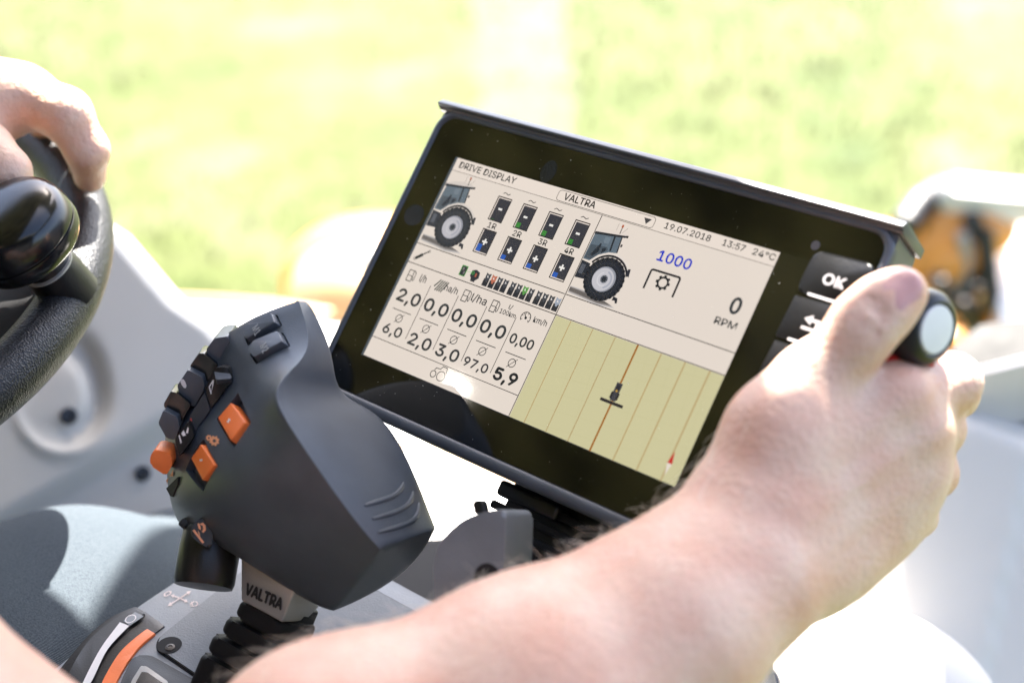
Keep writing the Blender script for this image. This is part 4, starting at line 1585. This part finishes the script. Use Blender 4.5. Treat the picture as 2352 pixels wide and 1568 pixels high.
def outside():
    root = thing("tractor_bonnet", "sunlit white and orange tractor bonnet beyond the dashboard", "bonnet", P(800, 1000, 2.0))
    hull("top_panel", [(330, 700), (470, 698), (620, 706), (780, 730), (900, 960), (1000, 1040), (1180, 1098), (1400, 1180), (1400, 1500), (250, 1500), (250, 900)], 1.75, .05, M['white_paint'], root, .015, cw(0, .75, .66))
    # orange trim along the edges of the white panel
    def band(pts, d, r):
        return tube("trim_strip", [P(x, y, d) for x, y in pts], r, M['pale_orange'], root, 10)
    band([(380, 686), (470, 690), (620, 700), (760, 722)], 1.70, .006)
    band([(900, 1020), (1000, 1052), (1090, 1076), (1200, 1112)], 1.62, .008)
    c = P(790, 660, 2.0)
    superell("nose_cowl", P(800, 700, 2.0), .085, .09, .085, .9, M['pale_orange'], root)
    superell("side_cowl", P(880, 650, 2.1), .15, .1, .10, .9, M['orange_paint'], root)
    lathe("lamp", P(846, 592, 1.95), cw(-.2, .4, 1), [(0, .02), (.012, .018), (.02, .006), (.022, -.03), (0, -.03)], M['white_paint'], root)

    ld = thing("front_loader", "sunlit orange and white loader frame with dark hoses at right", "loader", P(2250, 830, 2.2))
    hull("cross_bar", [(2168, 402), (2352, 418), (2500, 430), (2500, 470), (2352, 456), (2178, 440), (2158, 420)], 2.2, .05, M['white_paint'], ld, .015, cw(0, .7, .7), .02)
    hull("arm", [(2262, 480), (2345, 480), (2400, 840), (2318, 840)], 2.25, .06, M['white_paint'], ld, .008, cw(.1, .7, .7), .004)
    hull("arm_edge", [(2236, 484), (2262, 482), (2318, 842), (2296, 842)], 2.28, .06, M['orange_paint'], ld, .006, cw(.1, .7, .7), .004)
    hull("arm_edge", [(2345, 490), (2400, 500), (2460, 840), (2400, 840)], 2.3, .06, M['orange_paint'], ld, .006, cw(.1, .7, .7), .004)
    superell("bracket", P(2125, 580, 2.3), .15, .08, .072, .8, M['orange_paint'], ld, 32, 16, (cw(.85, .45, .2).normalized(), cw(0, 0, -1), cw(-.45, .85, 0).normalized()))
    superell("bracket", P(2200, 500, 2.35), .085, .08, .045, .8, M['pale_orange'], ld, 32, 16)
    superell("bracket", P(2172, 765, 2.2), .030, .05, .022, .8, M['orange_paint'], ld, 24, 12)
    hull("back_plate", [(2120, 600), (2200, 540), (2262, 530), (2290, 800), (2180, 740), (2120, 700)], 2.5, .03, M['iron'], ld, .008, None, .02)
    for pts, r, m in (([(2075, 520), (2110, 470), (2150, 445), (2200, 430)], .022, M['hose']), ([(2230, 500), (2255, 560), (2235, 640), (2200, 720)], .016, M['hose']),
                   ([(2210, 540), (2222, 600), (2205, 660)], .010, M['silver']), ([(2150, 640), (2190, 690), (2230, 700), (2262, 760)], .014, M['iron']), ([(2262, 530), (2275, 640), (2292, 760)], .014, M['hose'])):
        q = [P(x, y, 2.2 + .03 * i) for i, (x, y) in enumerate(pts)]
        V, F = [], []
        q2 = []
        for i in range(len(q) - 1):
            for t in range(5):
                q2.append(q[i].lerp(q[i + 1], t / 5))
        q2.append(q[-1])
        tube("hose", q2, r, m, ld, 12)
    for px, py, r in ((2165, 650, .010), (2215, 700, .011), (2245, 660, .008)):
        superell("fitting", P(px, py, 2.18), r, r, r, 1, M['iron'], ld, 16, 8)

    # side panel and wheel-arch cover on the right
    fp = thing("window_ledge", "white-edged grey ledge with mesh grille at the right edge", "ledge", P(2290, 900, .98))
    hull("ledge_top", [(2215, 846), (2352, 812), (2480, 790), (2480, 818), (2352, 838), (2215, 872)], .96, .05, M['white_panel'], fp, .004, cw(-.1, .8, .6), .004)
    hull("ledge_face", [(2215, 862), (2352, 830), (2480, 806), (2500, 1100), (2352, 1010), (2200, 950)], .99, .03, M['console'], fp, .004, cw(-.3, -.1, .9), .004)
    hull("mesh_grille", [(2180, 800), (2260, 740), (2480, 730), (2480, 800), (2352, 830), (2200, 856)], 1.15, .02, M['rubber'], fp, .004, cw(-.1, .6, .6), .004)
    rp = thing("wheel_arch_cover", "smooth pale grey wheel arch panel right of the hand", "panel", P(2200, 1560, .90))
    # big soft-edged panel
    V, F = [], []
    us = np.linspace(0, 1, 60)
    tops = [(1500, 1010), (1900, 935), (2060, 915), (2180, 908), (2250, 915), (2352, 955), (2450, 1010), (2560, 1090)]
    for t in us:
        x = 1500 + 1060 * t
        yt = np.interp(x, [a for a, _ in tops], [b for _, b in tops])
        for k in range(50):
            f = k / 49
            y = yt + (1720 - yt) * f
            d = .93 - .00006 * (y - 1200) + .00003 * (x - 2100) + .05 * (1 - float(sstep(0, 1, np.array((y - yt) / 90)))) ** 2
            if x > 2351 - (y - 1100) * .21:
                d += .004 * float(sstep(0, 12, np.array(x - (2351 - (y - 1100) * .21))))
            V.append(P(x, y, d))
    for i in range(59):
        for j in range(49):
            a = i * 50 + j
            F.append((a, a + 1, a + 51, a + 50))
    per = [j for j in range(50)] + [i * 50 + 49 for i in range(1, 60)] + [59 * 50 + j for j in range(48, -1, -1)] + [i * 50 for i in range(58, 0, -1)]
    nb = len(V)
    for i in per:
        V.append(V[i] + V[i].normalized() * .04)
    k = len(per)
    for i in range(k):
        j = (i + 1) % k
        F.append((per[i], per[j], nb + j, nb + i))
    F.append(tuple(nb + i for i in range(k)))
    obj("panel", V, F, M['white_panel'], rp, True, angle=50)
    sp = thing("seat_side_cover", "bright white domed cover under the forearm at lower right", "cover", P(1980, 1700, .80))
    superell("dome", P(1975, 1790, .86), .094, .07, .107, 1.0, M['white_panel'], sp, 64, 32, (cw(1, 0, 0), cw(0, .2, -1).normalized(), cw(0, 1, .2).normalized()))
    lathe("knob", P(1735, 1575, .80), cw(.3, .5, .6), [(0, .01), (.010, .010), (.014, .006), (.015, -.02), (0, -.02)], M['gloss_black'], sp)


outside()


# ------------------------------------------------------------------ the operator: one continuous body grown from a distance field
class SDF:
    def __init__(s):
        s.prims = []

    def cap(s, a, b, ra, rb, k=.006):
        s.prims.append(('c', np.array(a, float), np.array(b, float), ra, rb, k))

    def ell(s, c, axes, rad, k=.004):
        s.prims.append(('e', np.array(c, float), np.array([list(v) for v in axes], float), np.array(rad, float), max(rad), k))

    def groove(s, a, b, r, k=.002):
        s.prims.append(('g', np.array(a, float), np.array(b, float), r, r, k))

    def ev(s, X):
        D = np.full(len(X), 1.0)
        for p in s.prims:
            if p[0] in 'cg':
                a, b, ra, rb, k = p[1:]
                ab = b - a
                t = np.clip(((X - a) @ ab) / max(ab @ ab, 1e-12), 0, 1)
                d = np.linalg.norm(X - a - t[:, None] * ab, axis=1) - (ra + (rb - ra) * t)
            else:
                c, A, r, _, k = p[1:]
                q = (X - c) @ A.T
                k0 = np.linalg.norm(q / r, axis=1)
                k1 = np.linalg.norm(q / (r * r), axis=1)
                d = k0 * (k0 - 1) / np.maximum(k1, 1e-9)
            if p[0] == 'g':
                h = np.clip(.5 - .5 * (d + D) / k, 0, 1)
                D = D + (-d - D) * h + k * h * (1 - h)
            else:
                h = np.clip(.5 + .5 * (D - d) / k, 0, 1)
                D = D * (1 - h) + d * h - k * h * (1 - h)
        return D

    def bounds(s):
        lo, hi = np.full(3, 1e9), np.full(3, -1e9)
        for p in s.prims:
            if p[0] == 'c':
                r = max(p[3], p[4])
                lo = np.minimum(lo, np.minimum(p[1], p[2]) - r)
                hi = np.maximum(hi, np.maximum(p[1], p[2]) + r)
            elif p[0] == 'e':
                lo = np.minimum(lo, p[1] - p[4])
                hi = np.maximum(hi, p[1] + p[4])
        return lo - .02, hi + .02

    def mesh(s, cell):
        B = 8
        lo, hi = s.bounds()
        nb = np.ceil((hi - lo) / (cell * B)).astype(int)
        I = np.stack(np.meshgrid(*[np.arange(n) for n in nb], indexing='ij'), -1).reshape(-1, 3)
        ctr = lo + (I + .5) * cell * B
        dc = np.concatenate([s.ev(ctr[i:i + 100000]) for i in range(0, len(ctr), 100000)])
        I = I[np.abs(dc) < cell * B * 1.0 + .006]
        loc = np.stack(np.meshgrid(*[np.arange(B + 1)] * 3, indexing='ij'), -1)
        DIM = nb * B + 2
        cells, verts, quads = [], [], []
        key = lambda g: (g[..., 0].astype(np.int64) * DIM[1] + g[..., 1]) * DIM[2] + g[..., 2]
        co = np.stack(np.meshgrid([0, 1], [0, 1], [0, 1], indexing='ij'), -1).reshape(-1, 3)
        edges = [(i, j) for i in range(8) for j in range(i + 1, 8) if np.abs(co[i] - co[j]).sum() == 1]
        for c0 in range(0, len(I), 400):
            Ic = I[c0:c0 + 400]
            G = Ic[:, None, None, None, :] * B + loc[None]
            D = s.ev((lo + G.reshape(-1, 3) * cell)).reshape(G.shape[:-1])
            cor = np.stack([D[:, a:a + B, b:b + B, c:c + B] for a, b, c in co], -1)
            act = (cor.min(-1) < 0) & (cor.max(-1) >= 0)
            w = np.argwhere(act)
            cv = cor[act]
            base = G[w[:, 0], w[:, 1], w[:, 2], w[:, 3]]
            ps = np.zeros((len(w), 3))
            ct = np.zeros(len(w))
            for i, j in edges:
                a, b = cv[:, i], cv[:, j]
                m = (a < 0) != (b < 0)
                t = np.where(m, a / np.where(m, a - b, 1), 0)
                ps += np.where(m[:, None], co[i] + t[:, None] * (co[j] - co[i]), 0)
                ct += m
            verts.append(lo + (base + ps / ct[:, None]) * cell)
            cells.append(key(base))
            for ax in range(3):
                e2 = np.zeros(3, int)
                e2[ax] = 1
                A = D[:, :B, :B, :B]
                sl_ = [slice(e, e + B) for e in e2]
                Bv = D[:, sl_[0], sl_[1], sl_[2]]
                m = (A < 0) != (Bv < 0)
                w = np.argwhere(m)
                if not len(w):
                    continue
                g = G[w[:, 0], w[:, 1], w[:, 2], w[:, 3]]
                u = np.roll(e2, 1)
                v = np.roll(e2, 2)
                q = np.stack([key(g), key(g - u), key(g - u - v), key(g - v)], -1)
                fl = A[m] < 0
                q[~fl] = q[~fl][:, ::-1]
                quads.append(q)
        cells = np.concatenate(cells)
        verts = np.concatenate(verts)
        quads = np.concatenate(quads)
        o = np.argsort(cells)
        cs = cells[o]
        ix = np.searchsorted(cs, quads)
        ix = np.clip(ix, 0, len(cs) - 1)
        ok = (cs[ix] == quads).all(1)
        return verts, o[ix[ok]]


def np_mesh(name, V, Q, mats, parent, idx=None):
    me = bpy.data.meshes.new(name)
    me.vertices.add(len(V))
    me.vertices.foreach_set("co", V.astype(np.float32).ravel())
    me.loops.add(len(Q) * 4)
    me.loops.foreach_set("vertex_index", Q.astype(np.int32).ravel())
    me.polygons.add(len(Q))
    me.polygons.foreach_set("loop_start", np.arange(0, len(Q) * 4, 4, dtype=np.int32))
    for m in mats:
        me.materials.append(m)
    if idx is not None:
        me.polygons.foreach_set("material_index", idx.astype(np.int32))
    me.polygons.foreach_set("use_smooth", np.ones(len(Q), bool))
    me.update(calc_edges=True)
    me.validate()
    o = bpy.data.objects.new(name, me)
    return link(o, parent)


def smooth_np(V, Q, it, lam=.5):
    n = len(V)
    E = np.concatenate([Q[:, [0, 1]], Q[:, [1, 2]], Q[:, [2, 3]], Q[:, [3, 0]]])
    deg = np.bincount(E[:, 0], minlength=n) + np.bincount(E[:, 1], minlength=n)
    deg = np.maximum(deg, 1)
    for _ in range(it):
        S = np.stack([np.bincount(E[:, 0], V[E[:, 1], c], n) + np.bincount(E[:, 1], V[E[:, 0], c], n) for c in range(3)], 1)
        V = V + lam * (S / deg[:, None] - V)
    return V


def person():
    root = thing("person", "operator in navy trousers, right hand on the display knob, left hand on the wheel", "person", P(-300, 1800, .7))
    s = SDF()
    pw = lambda x, y, d: np.array(P(x, y, d))

    def chain(pts, k=.006):
        for (a, ra), (b, rb) in zip(pts, pts[1:]):
            s.cap(a, b, ra, rb, k)
    # right arm: shoulder, elbow, wrist
    sh = np.array(cw(-.34, -.10, -.34))
    el = pw(470, 2200, .525)
    chain([(sh, .062), (pw(-420, 1560, .505), .052), (el, .048)], .02)
    chain([(el, .048), (pw(780, 1815, .535), .0530), (pw(1236, 1612, .550), .0472), (pw(1535, 1432, .566), .0378), (pw(1690, 1305, .578), .0315)], .02)
    # wrist, broader than deep
    chain([(pw(1660, 1275, .578), .0280), (pw(1745, 1150, .588), .0228)], .016)
    chain([(pw(1735, 1322, .582), .0270), (pw(1900, 1270, .600), .0208)], .016)
    # back of the hand: metacarpals
    iM = pw(2062, 905, .603)
    mM = pw(2105, 985, .608)
    rM = pw(2095, 1085, .616)
    pM = pw(2065, 1185, .626)
    chain([(pw(1745, 1170, .588), .0210), (iM, .0150)], .014)
    chain([(pw(1790, 1210, .588), .0212), (mM, .0150)], .012)
    chain([(pw(1830, 1255, .592), .0208), (rM, .0142)], .012)
    chain([(pw(1860, 1300, .598), .0193), (pM, .0132)], .012)
    s.ell(pw(1935, 1120, .614), (cw(.75, .65, 0).normalized(), cw(-.65, .75, 0).normalized(), cw(0, 0, 1)), (.046, .035, .021), .016)
    # fingers close round the end of the display
    def finger(j, r, k=.004):
        for (a, ra), (b, rb) in zip(zip(j, r), list(zip(j, r))[1:]):
            s.cap(a, b, ra, rb, k)
    finger([iM, pw(2186, 878, .620), pw(2192, 905, .646), pw(2130, 915, .662)], [.0148, .0125, .0106, .0092], .005)
    finger([mM, pw(2152, 985, .632), pw(2150, 1000, .660), pw(2095, 1005, .672)], [.0144, .0122, .0106, .0092], .0035)
    finger([rM, pw(2140, 1085, .638), pw(2130, 1090, .664), pw(2080, 1085, .678)], [.0134, .0116, .0101, .0088], .0035)
    finger([pM, pw(2100, 1182, .646), pw(2090, 1180, .668), pw(2050, 1170, .680)], [.0124, .0104, .0090, .0080], .0035)
    # tendons and knuckles just showing through
    for w0, w1, r in ((pw(1800, 1150, .567), pw(2030, 930, .589), .0035), (pw(1830, 1190, .567), pw(2080, 1000, .594), .0032), (pw(1860, 1235, .571), pw(2075, 1090, .603), .0030)):
        s.cap(w0, w1, r, r, .010)
    for c in (pw(2075, 900, .590), pw(2112, 985, .596), pw(2100, 1085, .605)):
        s.ell(c, (cw(1, 0, 0), cw(0, 1, 0), cw(0, 0, 1)), (.0080, .0078, .0062), .010)
    # thumb
    chain([(pw(1735, 1130, .583), .0226), (pw(1784, 1000, .585), .0192), (pw(1862, 878, .590), .0160)], .014)
    s.cap(pw(1800, 985, .590), pw(1985, 925, .600), .0155, .0132, .016)      # web between thumb and index
    thT = pw(2070, 672, .585)
    tI = pw(1988, 742, .583)
    chain([(pw(1862, 878, .590), .0152), (pw(1964, 780, .584), .0129), (tI, .0135), (pw(2032, 702, .584), .0129), (thT, .0110)], .006)
    td = thT - tI
    td /= np.linalg.norm(td)
    nn = np.array(cw(.22, .45, .86).normalized())
    nn -= td * (nn @ td)
    nn /= np.linalg.norm(nn)
    nu, nv = td, np.cross(nn, td)
    # creases over the thumb joint
    for off, wd in ((-.0125, .006), (-.0085, .0085), (-.0040, .0095), (.0010, .008), (.0045, .005)):
        pts = []
        for g in np.linspace(-1, 1, 7):
            an = g * wd / .0135
            pts.append(tI + td * (off + .0012 * math.cos(g * 5 + off * 900)) + (nn * math.cos(an) + nv * math.sin(an)) * (.0139 + .0008 * abs(off) / .012))
        for q0, q1 in zip(pts, pts[1:]):
            s.groove(q0, q1, .00075, .0016)
    # nail
    nc = pw(2070, 672, .585) + nn * .0102 - nu * .0022
    s.ell(nc, (nu, nv, nn), (.0100, .0078, .0019), .0005)
    # left arm and hand over the rim
    sh2 = np.array(cw(-.70, .0, -.42))
    chain([(sh2, .058), (np.array(cw(-.66, -.10, -.62)), .045), (np.array(cw(-.50, .10, -.74)), .042), (pw(-420, 330, .785), .034), (pw(-250, 290, .783), .028)], .02)
    chain([(pw(-250, 265, .782), .026), (pw(-60, 236, .780), .020), (pw(50, 222, .785), .0150)], .014)
    chain([(pw(-240, 310, .780), .026), (pw(-90, 320, .772), .020)], .014)
    chain([(pw(-200, 250, .795), .022), (pw(20, 222, .805), .0150)], .014)
    s.ell(pw(-60, 235, .79), (cw(1, .1, 0).normalized(), cw(-.1, 1, 0).normalized(), cw(0, 0, 1)), (.045, .021, .026), .014)
    finger([pw(50, 222, .785), pw(150, 262, .780), pw(200, 345, .788), pw(206, 405, .803)], [.0158, .0140, .0114, .0092], .006)
    finger([pw(45, 220, .80), pw(142, 258, .810), pw(195, 340, .822), pw(195, 405, .836)], [.0145, .0125, .0102, .0084], .005)
    finger([pw(30, 222, .82), pw(130, 262, .836), pw(190, 345, .850), pw(180, 400, .86)], [.0138, .0118, .0098, .0082], .005)
    finger([pw(0, 215, .835), pw(90, 265, .856), pw(150, 340, .872), pw(140, 390, .88)], [.0125, .0105, .0088, .0076], .005)
    chain([(pw(-110, 310, .768), .0200), (pw(-40, 350, .752), .0155), (pw(12, 395, .744), .0122), (pw(28, 440, .748), .0098)], .008)
    # trunk joining the arms (inside the shirt)
    hip = np.array(cw(-.46, -.50, -.20))
    chest = np.array(cw(-.52, -.10, -.30))
    chain([(sh, .06), (chest, .10), (sh2, .06)], .04)
    chain([(chest, .11), (hip, .11)], .04)
    chain([(chest + np.array(cw(0, .08, .02)), .055), (chest + np.array(cw(0, .17, .01)), .048)], .03)
    V, Q = s.mesh(.0022)
    V = smooth_np(V, Q, 2, .4)
    ctr = V[Q].mean(1)
    nrm = np.cross(V[Q[:, 2]] - V[Q[:, 0]], V[Q[:, 3]] - V[Q[:, 1]])
    nrm /= np.maximum(np.linalg.norm(nrm, axis=1), 1e-12)[:, None]
    q = ctr - nc
    inside = ((q @ nu) / .0100) ** 2 + ((q @ nv) / .0078) ** 2 < 1
    idx = (inside & (np.abs(q @ nn) < .004) & (nrm @ nn > .2)).astype(int)
    body = np_mesh("body", V, Q, [M['skin'], M['nail']], root, idx)
    # arm hair
    a, b = pw(780, 1815, .535), pw(1700, 1300, .578)
    ab = b - a
    L2 = ab @ ab
    t = ((ctr - a) @ ab) / L2
    rad = np.linalg.norm(ctr - a - t[:, None] * ab, axis=1)
    cand = np.where((t > -.3) & (t < 1.12) & (rad < .070))[0]
    pick = rng.choice(cand, 1100)
    HV, HF = [], []
    adir = ab / np.sqrt(L2)
    for i in pick:
        p, n = ctr[i], nrm[i]
        upw = n @ np.array(cw(-.45, .85, .2))
        if rng.random() > .25 + .75 * max(0, upw):
            continue
        tg = -adir * rng.uniform(-.2, 1.0) + rng.normal(0, .55, 3)
        tg -= n * (tg @ n)
        tg /= np.linalg.norm(tg) + 1e-9
        l = rng.uniform(.006, .014)
        lift = rng.uniform(.35, 1.0)
        curl = rng.normal(0, .35)
        side = np.cross(n, tg)
        pts = []
        for q_ in range(4):
            f = q_ / 3
            pts.append(Vector(p + (tg * f + n * lift * f * (1 - .35 * f) + side * curl * f * f) * l))
        tube_geo(pts, [.00008, .00008, .00007, .00004], 3, False, HV, HF, False)
    obj("arm_hair", HV, HF, M['hair'], root)
    # trousers: right thigh over the seat, running to the knee
    tr = SDF()
    tr.cap(hip, pw(-250, 1760, .74), .115, .110, .05)
    tr.cap(pw(-250, 1760, .74), pw(170, 1555, .84), .110, .088, .05)
    tr.cap(pw(170, 1555, .84), pw(430, 1450, .96), .088, .076, .05)
    tr.cap(pw(430, 1450, .96), pw(500, 1900, 1.15), .072, .058, .04)
    tr.cap(hip + np.array(cw(-.22, 0, 0)), np.array(cw(-.66, -.30, -.80)), .115, .08, .05)
    tr.cap(hip, hip + np.array(cw(-.22, 0, 0)), .12, .12, .05)
    # soft folds
    for x, y, d in ((60, 1300, .80), (250, 1260, .86)):
        pass
    V, Q = tr.mesh(.006)
    V = smooth_np(V, Q, 6)
    f = .0012 * np.sin(V[:, 0] * 60 + V[:, 1] * 35) + .0012 * np.sin(V[:, 0] * 23 - V[:, 2] * 50)
    V[:, 2] += f
    np_mesh("trousers", V, Q, [M['denim']], root)
    st = SDF()
    st.cap(sh, chest, .072, .125, .05)
    st.cap(sh2, chest, .072, .125, .05)
    st.cap(chest, hip, .135, .14, .06)
    st.cap(sh, sh * .55 + pw(-420, 1560, .505) * .45, .072, .068, .03)
    st.cap(sh2, sh2 * .4 + np.array(cw(-.66, -.10, -.62)) * .6, .072, .066, .03)
    V, Q = st.mesh(.008)
    V = smooth_np(V, Q, 4)
    np_mesh("shirt", V, Q, [M['shirt']], root)


person()
